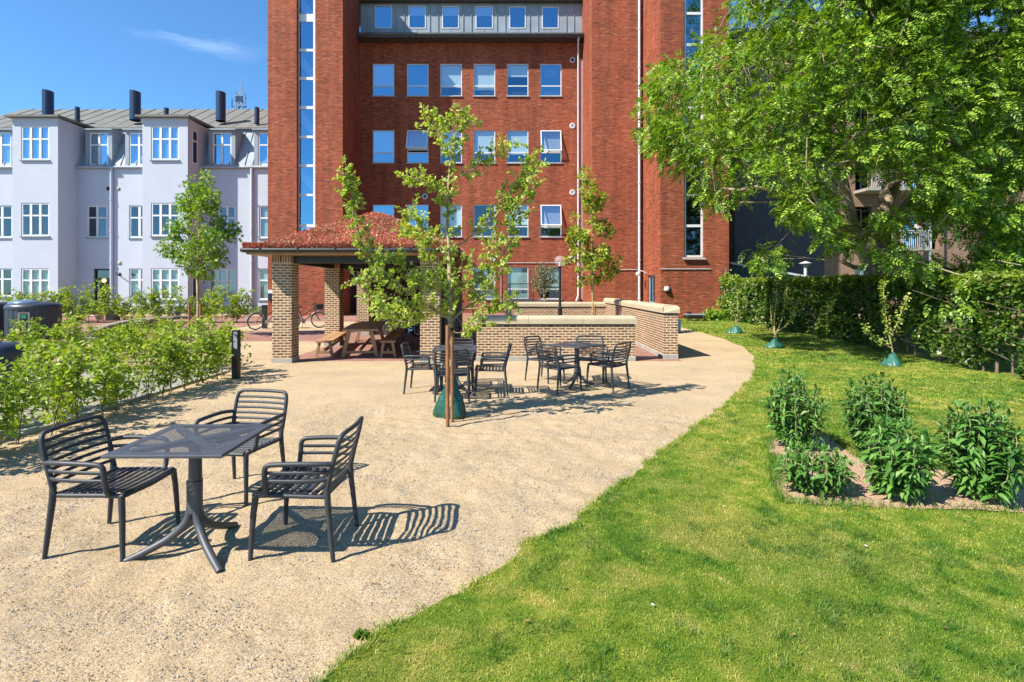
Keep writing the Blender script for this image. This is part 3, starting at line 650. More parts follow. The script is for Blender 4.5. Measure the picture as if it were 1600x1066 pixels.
    # flat dark panel set on the flank of the left tower
    dd = MB(); dd.box(xb-.0, 33.0, 0, xb+.05, 34.4, 3.2); dd.build('door', M['black_steel'], R)['label'] = 'tall dark panel on the flank of the left tower'  # plain dark box
    b_ = MB(); q = P(423, 461, YT); b_.box(q.x-.12, YT-.12, q.z-.3, q.x+.12, YT, q.z+.1); b_.build('meter_box', M['black_steel'], R)
    b_ = MB(); b_.box(q.x-.10, YT-.14, q.z+.1, q.x+.14, YT, q.z+.3); b_.build('notice_plate', M['white_paint'], R)
    return R
red_building()

# ---- the pale grey house
def grey_house():
    R = empty('rendered_house', 'pale grey rendered house with bay windows and a dark mansard roof', 'building', (0, 0, 0))
    YW, YB = 35.0, 33.5; ze = Z(262, YW); xe = X(418, YW)+2.0; x_l = X(-70, YW)
    bays = [(X(-190,YB), X(-120,YB)), (X(19.5,YB), X(90.6,YB)), (X(222.5,YB), X(293.4,YB))]
    zb = Z(184.5, YB)
    w = MB(); ops = []
    def op(a, b, ya, yb): 
        r = (X(a,YW), X(b,YW), Z(yb,YW), Z(ya,YW)); ops.append(r); return r
    wl = []
    for a, b in ((-14,19),(135.5,167.5),(201.5,233)):
        wl.append((op(a,b,321,371.5), 2, 0))
    wl.append((op(328.5,368,321.5,372), 3, 0)); wl.append((op(404.5,438,321.5,372), 2, 1))
    wl.append((op(-14,19,419.5,463.5), 2, 0)); wl.append((op(201.5,233,419.5,467), 2, 1)); wl.append((op(326.5,368,420,468.5), 3, 1)); wl.append((op(403.5,437,419.5,468.5), 2, 1))
    door = op(146, 173.5, 420, 497)
    wall(w, x_l, xe, 0, ze, ops, fy(YW), .14)
    bops = []
    for (a, b) in bays[1:]:
        x0, x1 = a+ (b-a)*.19, b-(b-a)*.19
        o3 = [(x0, x1, Z(250,YB), Z(197,YB)), (x0, x1, Z(369,YB), Z(317,YB)), (x0, x1, Z(468.5,YB), Z(419.5,YB))]
        wall(w, a, b, 0, zb, o3, fy(YB), .12); bops.append(o3)
        w.quad((b,YB,0),(b,YW,0),(b,YW,zb),(b,YB,zb)); w.quad((a,YW,0),(a,YB,0),(a,YB,zb),(a,YW,zb)); w.quad((b,YW,ze),(b,YW+1.6,ze),(b,YW+1.6,zb),(b,YW,zb)); w.quad((a,YW,ze),(a,YW+1.6,ze),(a,YW+1.6,zb),(a,YW,zb))
    w.quad((x_l,YW,0),(x_l,YW+9,0),(x_l,YW+9,ze),(x_l,YW,ze)); w.quad((xe,YW,0),(xe,YW+9,0),(xe,YW+9,ze),(xe,YW,ze))
    w.build('wall', M['plaster'], R)
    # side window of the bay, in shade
    b = bays[2][1]
    for ya, yb in ((204,256),(419,467)):
        s = MB(); y0, y1 = YB+.45, YB+1.05; z0, z1 = Z(yb,34.2), Z(ya,34.2)
        s.box(b-.02,y0,z0,b+.03,y0+.08,z1); s.box(b-.02,y1-.08,z0,b+.03,y1,z1); s.box(b-.02,y0+.08,z1-.08,b+.03,y1-.08,z1); s.box(b-.02,y0+.08,z0,b+.03,y1-.08,z0+.08); s.box(b-.02,y0+.08,z0+.68*(z1-z0)-.05,b+.03,y1-.08,z0+.68*(z1-z0)+.05)
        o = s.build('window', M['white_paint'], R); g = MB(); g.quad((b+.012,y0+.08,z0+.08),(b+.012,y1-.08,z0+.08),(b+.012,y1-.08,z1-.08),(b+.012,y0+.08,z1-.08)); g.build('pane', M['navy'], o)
    for o3 in bops:
        for k, (a, b, c, d) in enumerate(o3): win(R, a, b, c, d, YB+.03, 3, [.62], .10, 'white_paint', ('glass','glass_low','glass_low')[k], (1,'curtain') if k != 1 else None, 'zinc', mull=.10)
    for (a, b, c, d), n, cur in wl: win(R, a, b, c, d, YW+.05, n, [.62], .10, 'white_paint', 'glass_low', (1,'curtain') if cur else None, 'zinc', mull=.10)
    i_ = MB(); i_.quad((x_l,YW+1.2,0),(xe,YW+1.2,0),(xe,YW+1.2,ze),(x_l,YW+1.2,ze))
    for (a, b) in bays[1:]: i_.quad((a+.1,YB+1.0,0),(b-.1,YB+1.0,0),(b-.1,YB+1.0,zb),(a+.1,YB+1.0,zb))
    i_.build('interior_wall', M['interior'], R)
    # mansard: steep zinc slope from the eave, dormers in it
    zt = 12.75; m = MB(); y_t = YW+1.5
    m.quad((x_l,YW+.05,ze),(xe,YW+.05,ze),(xe,y_t,zt),(x_l,y_t,zt))
    xx = x_l
    while xx < xe:
        m.bar((xx,YW+.03,ze+.02),(xx,y_t-.02,zt), .035, .06, (0,-1,0)); xx += .52
    m.build('mansard_slope', M['zinc'], R)
    for a, b, n in ((-14,19,2),(141,170.5,2),(203,233,2),(333,362.5,2),(404,436,2)):
        x0, x1 = X(a,YW+.2), X(b,YW+.2); z0, z1 = Z(258.5,YW+.2), Z(207.5,YW+.2); f = MB()
        f.box(x0-.26,YW+.12,ze+.02,x0,y_t+.5,z1+.12); f.box(x1,YW+.12,ze+.02,x1+.26,y_t+.5,z1+.12); f.box(x0,YW+.12,z1,x1,y_t+.5,z1+.121)
        f.box(x0-.34,YW-.05,z1+.122,x1+.34,y_t+.6,z1+.22); f.box(x0,YW+.14,ze+.02,x1,YW+.3,z0)
        dm = f.build('dormer', M['zinc'], R)
        ww = win(R, x0, x1, z0, z1, YW+.16, n, [.62], .09, 'white_paint', 'glass', (1,'curtain') if a < 200 else None, False, mull=.09); ww.name = 'dormer_window'
    rf = MB(); yr = 41.0; zr = Z(171, yr)
    rf.quad((x_l-1,y_t-.25,zt+.02),(xe,y_t-.25,zt+.02),(xe,yr,zr),(x_l-1,yr,zr)); rf.quad((x_l-1,yr,zr),(xe,yr,zr),(xe,yr+7,zt),(x_l-1,yr+7,zt)); rf.box(x_l-1,y_t-.27,zt-.10,xe,y_t-.1,zt+.018)
    for (a, b) in bays[1:]:
        rf.add([(a-.3,YB-.28,zb),(b+.22,YB-.28,zb),(b+.22,y_t+.2,zb+.16),(a-.3,y_t+.2,zb+.16),(a-.3,YB-.28,zb+.13),(b+.22,YB-.28,zb+.13),(b+.22,y_t+.2,zb+.29),(a-.3,y_t+.2,zb+.29)],[(3,2,1,0),(4,5,6,7),(0,1,5,4),(1,2,6,5),(2,3,7,6),(3,0,4,7)])
    xx = x_l
    while xx < xe:
        rf.bar((xx,y_t-.2,zt+.05),(xx,yr,zr+.03), .05, .03, (0,0,1)); xx += 1.05
    rf.build('roof', M['roof_felt'], R)
    g = MB()
    for a, b in ((x_l,bays[1][0]),(bays[1][1],bays[2][0]),(bays[2][1],xe)): g.tube([(a,YW-.12,ze),(b,YW-.12,ze)], .10, 8); g.box(a,YW-.1,ze-.02,b,YW+.1,ze+.06)
    g.build('eave_gutter', M['zinc_light'], R)
    for px in (176, 394.5): 
        d = MB(); d.tube([(X(px,YW),YW-.12,ze),(X(px,YW),YW-.12,.1)], .085, 8)
        for zz in np.arange(1.2, ze-.5, 2.1): d.tube([(X(px,YW),YW-.12,zz),(X(px,YW),YW-.12,zz+.09)], .115, 8)
        d.build('downpipe', M['plaster'], R)
    for px, w_, y0, y1, YY in ((75,22,141,181,36.9),(211.3,20.5,142,182,36.9),(345,18,143,183,36.9),(121,9.5,167,186,36.7),(260,9,168.5,186,36.7),(401.5,9,167.5,187,36.7)):
        r = .9*w_/2*YY/math.hypot(F, px-CX); za = Z(y1,YY)-.3; zc = Z(y0,YY); c = MB(); vs = []; n = 20; cx_ = X(px,YY)
        for zz in (0, 1):
            for j in range(n):
                t = 2*math.pi*j/n; x_, y_ = cx_+r*math.cos(t), YY+r*math.sin(t); vs.append((x_, y_, za if zz == 0 else zc-(x_-cx_+r)*.14))
        c.add(vs, [(j,(j+1)%n,n+(j+1)%n,n+j) for j in range(n)], 0, True); c.add(vs[n:], [tuple(range(n))], 0)
        c.build('flue', M['navy'], R)
    # entrance
    x0, x1, z0, z1 = door; z0 = 0
    f = MB(); f.box(x0,YW+.10,0,x0+.1,YW+.2,z1); f.box(x1-.1,YW+.10,0,x1,YW+.2,z1); f.box(x0+.1,YW+.10,z1-.1,x1-.1,YW+.2,z1); f.box(x0+.1,YW+.10,z1-.75,x1-.1,YW+.2,z1-.62)
    do = f.build('door', M['black_steel'], R); g = MB(); g.quad((x0+.1,YW+.16,z1-.62),(x1-.1,YW+.16,z1-.62),(x1-.1,YW+.16,z1-.1),(x0+.1,YW+.16,z1-.1)); g.quad((x0+.1,YW+.16,0),(x0+.32,YW+.16,0),(x0+.32,YW+.16,z1-.75),(x0+.1,YW+.16,z1-.75)); g.build('pane', M['glass_low'], do)
    d = MB(); d.box(x0+.32,YW+.15,.0,x1-.1,YW+.19,z1-.76); d.build('door_leaf', M['dark_interior'], do)
    q = P(163.5, 438.5, YW+.05); l = MB(); l.lathe((q.x, YW+.0, q.z-.13), [(.02,0),(.11,.05),(.13,.13),(.11,.21),(.02,.26)], 14); l.build('door_lamp', M['lit'], R)
    l = MB(); q = P(186.5, 428, YW-.6); l.tube([(X(181,YW),YW,q.z+.05),(q.x,YW-.5,q.z+.05),(q.x,YW-.6,q.z)], .03, 6); l.lathe((q.x,YW-.6,q.z-.15), [(.02,.2),(.1,.17),(.15,.02),(.02,0)], 12); l.build('wall_lamp', M['black_steel'], R)
    for px, py, c in ((169.5,295,'dark_interior'),(185,295,'concrete'),(187,411,'olive_d')):
        q = P(px,py,YW); v = MB(); v.lathe((0,0,0), [(.13,0),(.13,.03),(.02,.035)], 14, 0, True, Matrix.Translation((q.x,YW,q.z)) @ Matrix.Rotation(rad(90),4,'X')); v.build('vent', M.get(c, M['concrete']), R)
    return R
grey_house()

# ---- the brown block at the right
def brown_block():
    R = empty('brown_brick_block', 'brown brick apartment block with balconies behind the leafy tree', 'building', (0, 0, 0))
    Y = 34.0; x0, x1 = X(1147,Y), X(1790,Y); H = 18.2
    w = MB(); lev = [0.35, 4.2, 7.95, 11.7]; ops = []; wins = []
    for k, z in enumerate(lev):
        top = z+2.75
        for a, b in ((1336,1362),(1413,1467)) : ops.append((X(a,Y), X(b,Y), z if k else .35, top))
        for a, b in ((1570,1612),(1660,1705)):
            o = (X(a,Y), X(b,Y), z+.75, top); ops.append(o); wins.append(o)
    wall(w, x0, x1, 0, H, ops, fy(Y), .3)
    w.quad((x0,Y+14,0),(x0,Y,0),(x0,Y,H),(x0,Y+14,H)); w.quad((x0,Y,H),(x1,Y,H),(x1,Y+14,H),(x0,Y+14,H))
    w.build('wall', M['brown_brick'], R)
    c = MB(); c.box(x0+.01, Y-.06, 0, X(1287,Y), Y-.003, 13.7); c.build('tower_shade_sheet', M['tower_shade'], R)  # dark sheet painting in the red tower's shadow on the brown wall
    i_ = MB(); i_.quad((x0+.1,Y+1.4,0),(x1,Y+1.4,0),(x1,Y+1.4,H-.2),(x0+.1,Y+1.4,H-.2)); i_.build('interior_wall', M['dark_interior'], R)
    for o in wins: win(R, o[0], o[1], o[2], o[3], Y+.12, 2, None, .09, 'grey_frame', 'glass', None, True, mull=.1)
    for k, z in enumerate(lev):
        for a, b in ((1336,1362),(1413,1467)):
            win(R, X(a,Y)+.03, X(b,Y)-.03, z+.02, z+2.72, Y+.9 if k else Y+.15, 2, None, .08, 'zinc' if k == 0 else 'grey_frame', 'glass' if k else 'glass_low', None, False, mull=.1, name='balcony_door')
        if k:
            s = MB(); bx0, bx1 = X(1334,Y), X(1456,Y-1.3); s.box(bx0, Y-1.3, z-.18, bx1, Y-.002, z); b = s.build('balcony', M['concrete'], R)
            r = MB(); r.box(bx0, Y-1.3, z+1.02, bx1, Y-1.24, z+1.08); r.box(bx1-.06, Y-1.24, z+1.02, bx1, Y-.02, z+1.08); r.box(bx1-.06,Y-1.3,z,bx1-.001,Y-1.24,z+1.02)
            xx = bx0
            while xx < bx1: r.box(xx, Y-1.285, z, xx+.025, Y-1.26, z+1.02); xx += .13
            r.build('railing', M['grey_frame'], b)
            p = MB(); p.box(bx1-.1, Y-1.28, z-3.6, bx1-.02, Y-1.2, z-.18); p.build('post', M['zinc'], b)
    rf = MB(); rf.box(x0-.2, Y-.2, H+.002, x1, Y+14, H+.25); rf.build('roof', M['zinc'], R)
    # blue screen on an upper balcony
    s = MB(); s.box(X(1396,Y-1.3), Y-1.34, 10.4, X(1452,Y-1.3), Y-1.31, 13.6); s.build('awning', M['water_blue'], R)
brown_block()
def low_shed():
    R = empty('lean_to_shed', 'low navy shed with a pale sloping roof edge beyond the hedge', 'shed', (0,0,0))
    a = P(1143,412,31); b = P(1260,434,31); s = MB(); s.add([(a.x,31,0),(b.x,31,0),(b.x,31,b.z),(a.x,31,a.z),(a.x,33.5,0),(b.x,33.5,0),(b.x,33.5,b.z),(a.x,33.5,a.z)],[(0,1,2,3),(1,5,6,2),(3,2,6,7),(4,0,3,7)]); s.build('side_panel', M['navy'], R)
    s = MB(); s.bar((a.x-.1,30.95,a.z+.04),(b.x+.1,30.95,b.z+.04), .08, .12); s.build('roof_edge', M['grey_frame'], R)
low_shed()
def mast():
    R = empty('lattice_mast', 'thin lattice radio mast rising beyond the grey roof', 'mast', (0,0,0)); Y = 75; c = X(376.5,Y); z0, z1 = 0, Z(133,Y); m = MB()
    for sx in (-1,1):
        for sy in (-1,1): m.tube([(c+sx*.55,Y+sy*.55,z0),(c+sx*.45,Y+sy*.45,z1-1.5)], .075, 4)
    z = 20.0; k = 0
    while z < z1-1.5:
        for sx, sy, ex, ey in ((-1,-1,1,-1),(1,-1,1,1),(1,1,-1,1),(-1,1,-1,-1)): m.tube([(c+sx*.5,Y+sy*.5,z),(c+ex*.5,Y+ey*.5,z+.8)], .05, 4)
        z += .8; k += 1
    m.build('lattice', M['zinc'], R)
    t = MB()
    for sx in (-1,1): t.tube([(c+sx*.45,Y,z1-1.5),(c,Y,z1)], .05, 4)
    t.tube([(c,Y,z1-1.5),(c,Y,Z(124,Y))], .04, 4); t.build('antenna', M['zinc'], R)
    t = MB(); t.box(c-1.3,Y-.1,z1-3.2,c+.8,Y,z1-3.1); t.box(c-1.3,Y-.1,z1-3.1,c-1.2,Y,z1-2); t.box(c-.5,Y-.6,z1-2.6,c+.5,Y-.5,z1-1.8); t.build('bracket', M['navy'], R)
mast()

# ------------------------------------------------------------------ terrace walls
def prism_wall(name, label, A, B, t, top, cap, mat='yellow_brick', ext=.04, capmat='coping', group=None):
    """brick wall from A to B (front line), thickness t away from the viewer side, stone coping with rounded edges, plinth"""
    A = Vector((A[0],A[1],0)); B = Vector((B[0],B[1],0)); d = (B-A).normalized(); n = Vector((-d.y, d.x, 0)); ln = (B-A).length
    R = empty(name, label, 'wall', (0,0,0), 0, group); Mx = Matrix(((d.x,n.x,0,A.x),(d.y,n.y,0,A.y),(0,0,1,0),(0,0,0,1)))
    b = MB(); b.box(0,0,.11,ln,t,top-cap,0,Mx); b.build('brickwork', M[mat], R)
    p = MB(); p.box(-.012,-.012,0,ln+.012,t+.012,.11,0,Mx); p.build('plinth', M['concrete'], R, .006)
    j = MB(); j.box(.01,.01,top-cap,ln-.01,t-.01,top-cap+.035,0,Mx); j.build('shadow_gap', M['gutter'], R)
    L_ = 0; k = max(1, round(ln/1.45)); 
    for i in range(k):
        c = MB(); x0 = -ext+i*(ln+2*ext)/k; x1 = -ext+(i+1)*(ln+2*ext)/k-.006; r = min(.085, cap*.6); y0, y1 = -ext, t+ext; zb = top-cap+.036; prof = [(y0,zb)]
        for a in range(0, 91, 15): prof.append((y0+r-r*math.cos(rad(a)), top-r+r*math.sin(rad(a))))
        for a in range(90, -1, -15): prof.append((y1-r+r*math.cos(rad(a)), top-r+r*math.sin(rad(a))))
        prof.append((y1,zb)); m = len(prof); vs = [(x0,y,z) for y, z in prof]+[(x1,y,z) for y, z in prof]
        if i == 0: vs = [(x0+ (r if z > top-r*.5 else (r*.3 if z > top-r else 0))*.6,y,z) for y, z in prof]+vs[m:]
        if i == k-1: vs = vs[:m]+[(x1-(r if z > top-r*.5 else (r*.3 if z > top-r else 0))*.6,y,z) for y, z in prof]
        c.add(vs, [(q,(q+1)%m,m+(q+1)%m,m+q)[::-1] for q in range(m)], 0, False, Mx); c.add(vs[:m], [tuple(range(m))], 0, False, Mx); c.add(vs[m:], [tuple(range(m))[::-1]], 0, False, Mx)
        c.build('coping_stone', M[capmat], R)
    return R
prism_wall('garden_wall', 'low pale brick wall with stone coping right behind the metal chairs', (-.52,12.0), (3.11,12.0), .36, 1.036, .215)
prism_wall('garden_wall', 'taller brick wall running back from the gravel, with tree shade on its coping', (4.2,12.34), (4.62,21.4), .32, 1.27, .215)
prism_wall('garden_wall', 'rear low brick wall behind the black lamp post', (X(799.4,21.1),21.1), (4.3,21.1), .36, 1.11, .22)

# ------------------------------------------------------------------ pavilion
def pavilion():
    R = empty('pavilion', 'open brick pavilion with a red sedum hip roof', 'pavilion', (0,0,0))
    xl, xr = -5.05, -1.33; w = .43; H = 2.40
    for Yp in (11.67, 15.17, 18.6):
        for xx in (xl, xr-w):
            p = MB(); p.box(xx, Yp, .11, xx+w, Yp+w, H-.17); p.box(xx-.001, Yp-.001, H-.17, xx+w+.001, Yp+w+.001, H, 1); p.box(xx-.012, Yp-.012, 0, xx+w+.012, Yp+w+.012, .11, 2)
            p.build('pillar', [M['yellow_brick'], M['soldier_brick'], M['concrete']], R)
    b = MB()
    for xx in (xl+w*.5, xr-w*.5): b.box(xx-.06, 11.8+w, H-.16, xx+.06, 18.6, H-.01)
    for Yp in (11.67+.12, 18.6+.12): b.box(xl+w+.002, Yp, H-.16, xr-w-.002, Yp+.14, H-.01)
    b.box(xl+w+.002, 15.3, H-.16, xr-w-.002, 15.42, H-.01)
    b.build('beam', M['black_steel'], R)
    x0, x1, y0, y1 = -5.5, -.88, 11.22, 19.5; zE = 2.47
    s = MB(); s.box(x0+.06, y0+.06, H+.002, x1-.06, y1-.06, H+.05); 
    for yy in np.arange(y0+.3, y1, .6): s.box(x0+.1, yy, H+.051, x1-.1, yy+.07, H+.1)
    s.build('soffit', M['oak'], R)
    g = MB(); q = .055
    for a, c in (((x0,y0),(x1,y0)),((x1,y0),(x1,y1)),((x1,y1),(x0,y1)),((x0,y1),(x0,y0))):
        A_, C_ = Vector((a[0],a[1],zE+.02)), Vector((c[0],c[1],zE+.02)); g.tube([A_,C_], .048, 10)
    g.box(x0+.02,y0+.02,zE-.02,x1-.02,y0+.05,zE+.06); g.box(x1-.05,y0+.05,zE-.02,x1-.02,y1-.05,zE+.06); g.box(x0+.02,y0+.05,zE-.02,x0+.05,y1-.05,zE+.06); g.box(x0+.02,y1-.05,zE-.02,x1-.02,y1-.02,zE+.06)
    for xx in np.arange(x0+.4, x1, .8): g.box(xx-.012, y0-.055, zE-.02, xx+.012, y0-.03, zE+.08)
    g.build('gutter', M['black_steel'], R)
    d = MB(); d.tube([(x1+.0,12.3,zE),(xr+.08,12.1,2.1),(xr+.08,12.0,.05)], .04, 8); d.build('downpipe', M['black_steel'], R)
    # sedum mound
    nx, ny = 92, 160; gx, gy = np.meshgrid(np.linspace(x0+.02,x1-.02,nx), np.linspace(y0+.02,y1-.02,ny))
    def hgt(X_, Y_):
        dx = np.minimum(X_-x0, x1-X_); dy = np.minimum(Y_-y0, y1-Y_); k = 5.0
        d_ = -np.log(np.exp(-k*dx)+np.exp(-k*dy))/k; t = np.clip(d_, 0, 9); cap_ = 2.15; t = cap_-np.log1p(np.exp((cap_-t)*5))/5 if False else np.minimum(t, 99)
        return zE+.10+ np.clip(t,0,None)*.475 + .03*np.clip(t*6,0,1)
    hz = hgt(gx, gy); rise = hz.max(); hz = np.minimum(hz, 3.62-.12*np.exp(-(3.62-hz)*6)); hz += smooth_noise(gx, gy, .25, 4)*.06
    v = np.stack([gx, gy, hz], -1).reshape(-1, 3); i = (np.arange(ny-1)[:,None]*nx+np.arange(nx-1)[None,:]); q = np.stack([i,i+1,i+nx+1,i+nx],-1).reshape(-1,4)
    me = bpy.data.meshes.new('sedum_roof'); me.from_pydata([tuple(a) for a in v], [], [tuple(int(b) for b in a) for a in q]); me.materials.append(M['sedum_base']); me.polygons.foreach_set('use_smooth', [True]*len(q))
    o = bpy.data.objects.new('roof', me); COL.objects.link(o); o.parent = R
    n = 90000; r = RNG; px = r.uniform(x0,x1,n); py = y0+(y1-y0)*r.random(n)**1.7; hh = hgt(px,py); hh = np.minimum(hh, 3.60)+smooth_noise(px,py,.25,4)*.06
    pos = np.stack([px,py,hh],1); dr = norm(np.stack([r.normal(0,.7,n), r.normal(-.15,.7,n), r.uniform(.4,1.3,n)],1)); fr = frames(dr, rdir(n))
    sc = r.uniform(.018,.042,n); tall = r.random(n) < .015; sc[tall] *= 2.2
    edge_ = (r.random(n) < .10); pos[edge_,1] = y0+r.uniform(-.01,.05,edge_.sum()); pos[edge_,2] = zE+r.uniform(.04,.17,edge_.sum())
    np_object('sedum', place(LEAFW[0], pos, fr, sc), LEAFW[1], M['sedum'], o)
    # slatted bicycle cage in the back half
    sl = MB()
    for yy in np.arange(12.2, 18.5, .13): sl.box(xr-.30, yy, .05, xr-.26, yy+.06, H-.18)
    for xx in np.arange(xl+.5, xr-w, .115): sl.box(xx, 18.75, .05, xx+.085, 18.79, H-.18)
    sl.box(xl+.5, 18.80, .05, xr-w, 18.82, H-.18)
    sl.build('slat_screen', M['slat'], R)
    return R
M['sedum_base'] = plain('sedum_base', (.38,.12,.07), .95, .4, 3, bmp=.5, bscale=30)
M['slat'] = plain('slat', (.06,.03,.02), .7, .25, 3)
pavilion()
# ------------------------------------------------------------------ metal-grey outdoor chairs and tables
def smooth_path(pts, n=6):
    """catmull-rom through pts"""
    P_ = [Vector(p) for p in pts]; P_ = [P_[0]*2-P_[1]] + P_ + [P_[-1]*2-P_[-2]]; out = []
    for i in range(1, len(P_)-2):
        a, b, c, d = P_[i-1], P_[i], P_[i+1], P_[i+2]
        for k in range(n):
            t = k/n; out.append(.5*((2*b)+(c-a)*t+(2*a-5*b+4*c-d)*t*t+(3*b-a-3*c+d)*t**3))
    out.append(P_[-2]); return out
def make_chair():
    R = empty('armchair', 'x', 'chair'); m = M['chair_plastic']
    hw = .245
    def back(z):      # y of the back frame at height z
        return -.205 - (z-.42)*.235 if z > .42 else -.205
    # seat: transverse slats, gently dished
    s = MB()
    ys = np.linspace(.225, -.185, 9)
    for k, y in enumerate(ys):
        z = .442 - .012*k/8; pts = [(x, y, z + .012*(abs(x)/.23)**2 - .006) for x in np.linspace(-.225, .225, 7)]
        s.tube(pts, .0185, 8, 0, True, .38, up=(0,0,1))
    s.build('seat', m, R)
    f = MB()
    for sx in (-1, 1): f.tube(smooth_path([(sx*.232,.235,.425),(sx*.238,.1,.43),(sx*.236,-.1,.424),(sx*.228,-.20,.42)]), .015, 8)
    f.tube([(-.225,.238,.428),(0,.243,.420),(.225,.238,.428)], .016, 8); f.tube([(-.225,-.200,.418),(0,-.205,.412),(.225,-.200,.418)], .014, 8)
    f.build('seat_frame', m, R)
    b = MB(); zt = .83
    hoop = [(-.235,back(.43),.43),(-.242,back(.56),.56),(-.243,back(.70),.70),(-.236,back(.79),.79),(-.212,back(.822)-.004,.822),(-.17,back(.83)-.010,.83),(0,back(.83)-.022,.832),(.17,back(.83)-.010,.83),(.212,back(.822)-.004,.822),(.236,back(.79),.79),(.243,back(.70),.70),(.242,back(.56),.56),(.235,back(.43),.43)]
    b.tube(smooth_path(hoop, 5), .0155, 8)
    for z in (.785-.012, .727, .68, .632, .585, .538, .492):
        bow = .030 if z > .6 else .026; w_ = .236
        pts = [(x, back(z) - bow*(1-(x/w_)**2), z) for x in np.linspace(-w_, w_, 9)]
        s_ = MB; b.tube(pts, .0125, 8, 0, False, .42, up=(0,1,.33))
    b.build('backrest', m, R)
    for sx in (-1, 1):
        a = MB(); za = .652; xo = sx*.285
        a.tube(smooth_path([(sx*.244,back(.64)-.002,.640),(sx*.270,back(.65)+.06,.650),(xo,-.10,.655),(xo,.08,.650),(sx*.284,.13,.640),(sx*.282,.148,.612),(sx*.276,.150,.55),(sx*.262,.152,.47),(sx*.240,.155,.432)], 4), .0165, 8)
        for z in (.592, .538): a.tube(smooth_path([(sx*.242,back(z),z),(sx*.264,back(z)+.05,z),(sx*.280,-.08,z+.001),(sx*.280,.06,z),(sx*.276,.148,z)], 3), .0130, 8, 0, False, .45, up=(1,0,0))
        a.build('armrest', m, R)
        for fr, p in (('front', [(sx*.234,.225,.43),(sx*.242,.236,.30),(sx*.255,.250,-.012)]), ('rear', [(sx*.238,back(.60),.60),(sx*.234,back(.47)-.002,.47),(sx*.236,-.222,.38),(sx*.250,-.262,-.012)])):
            l = MB(); rr = [.020,.0185,.0135] if fr == 'front' else [.015,.019,.0195,.0135]
            l.tube(p, rr, 10); l.build('leg', m, R)
    for c in kids(R):
        for v in c.data.vertices: v.co.z *= .93
    return R
CHAIR = make_chair()
def put_chair(first, x, y, fx_, fy_, label, group):
    o = CHAIR if first else copy_tree(CHAIR)
    o.location = (x, y, .004); o.rotation_euler = (0, 0, math.atan2(-fx_, fy_)); o['label'] = label; o['group'] = group; return o
gn = 'dark grey slatted armchairs on the gravel'
put_chair(True, -2.53, 3.470, 1, -.06, 'dark slatted armchair left of the nearest table, its back to the beech shoots', gn)
for a in [
    (-2.13, 4.30, -.20, -.98, 'dark slatted armchair on the far side of the nearest table'),
    (-1.27, 3.462, -1, .02, 'dark slatted armchair right of the nearest table, seen side-on with a striped shadow'),
    (-1.23, 8.50, 1, -.05, 'dark slatted armchair at the middle table, nearest the wooden bench'),
    (-.70, 7.93, -.04, 1, 'dark slatted armchair right behind the green watering bag'),
    (-.13, 8.36, -1, 0, 'dark slatted armchair on the right side of the table behind the small tree'),
    (-.70, 8.98, 0, -1, 'dark slatted armchair facing the viewer behind the middle table'),
    (.83, 9.50, .76, -.65, 'dark slatted armchair at the rear left corner of the farthest table'),
    (.98, 8.56, .82, .57, 'dark slatted armchair at the front left of the farthest table, back turned to the viewer'),
    (1.82, 8.80, -.72, .69, 'dark slatted armchair at the right end of the farthest table'),
    (1.66, 9.52, -.10, -1, 'dark slatted armchair between the farthest table and the brick wall')]:
    put_chair(False, *a, gn)

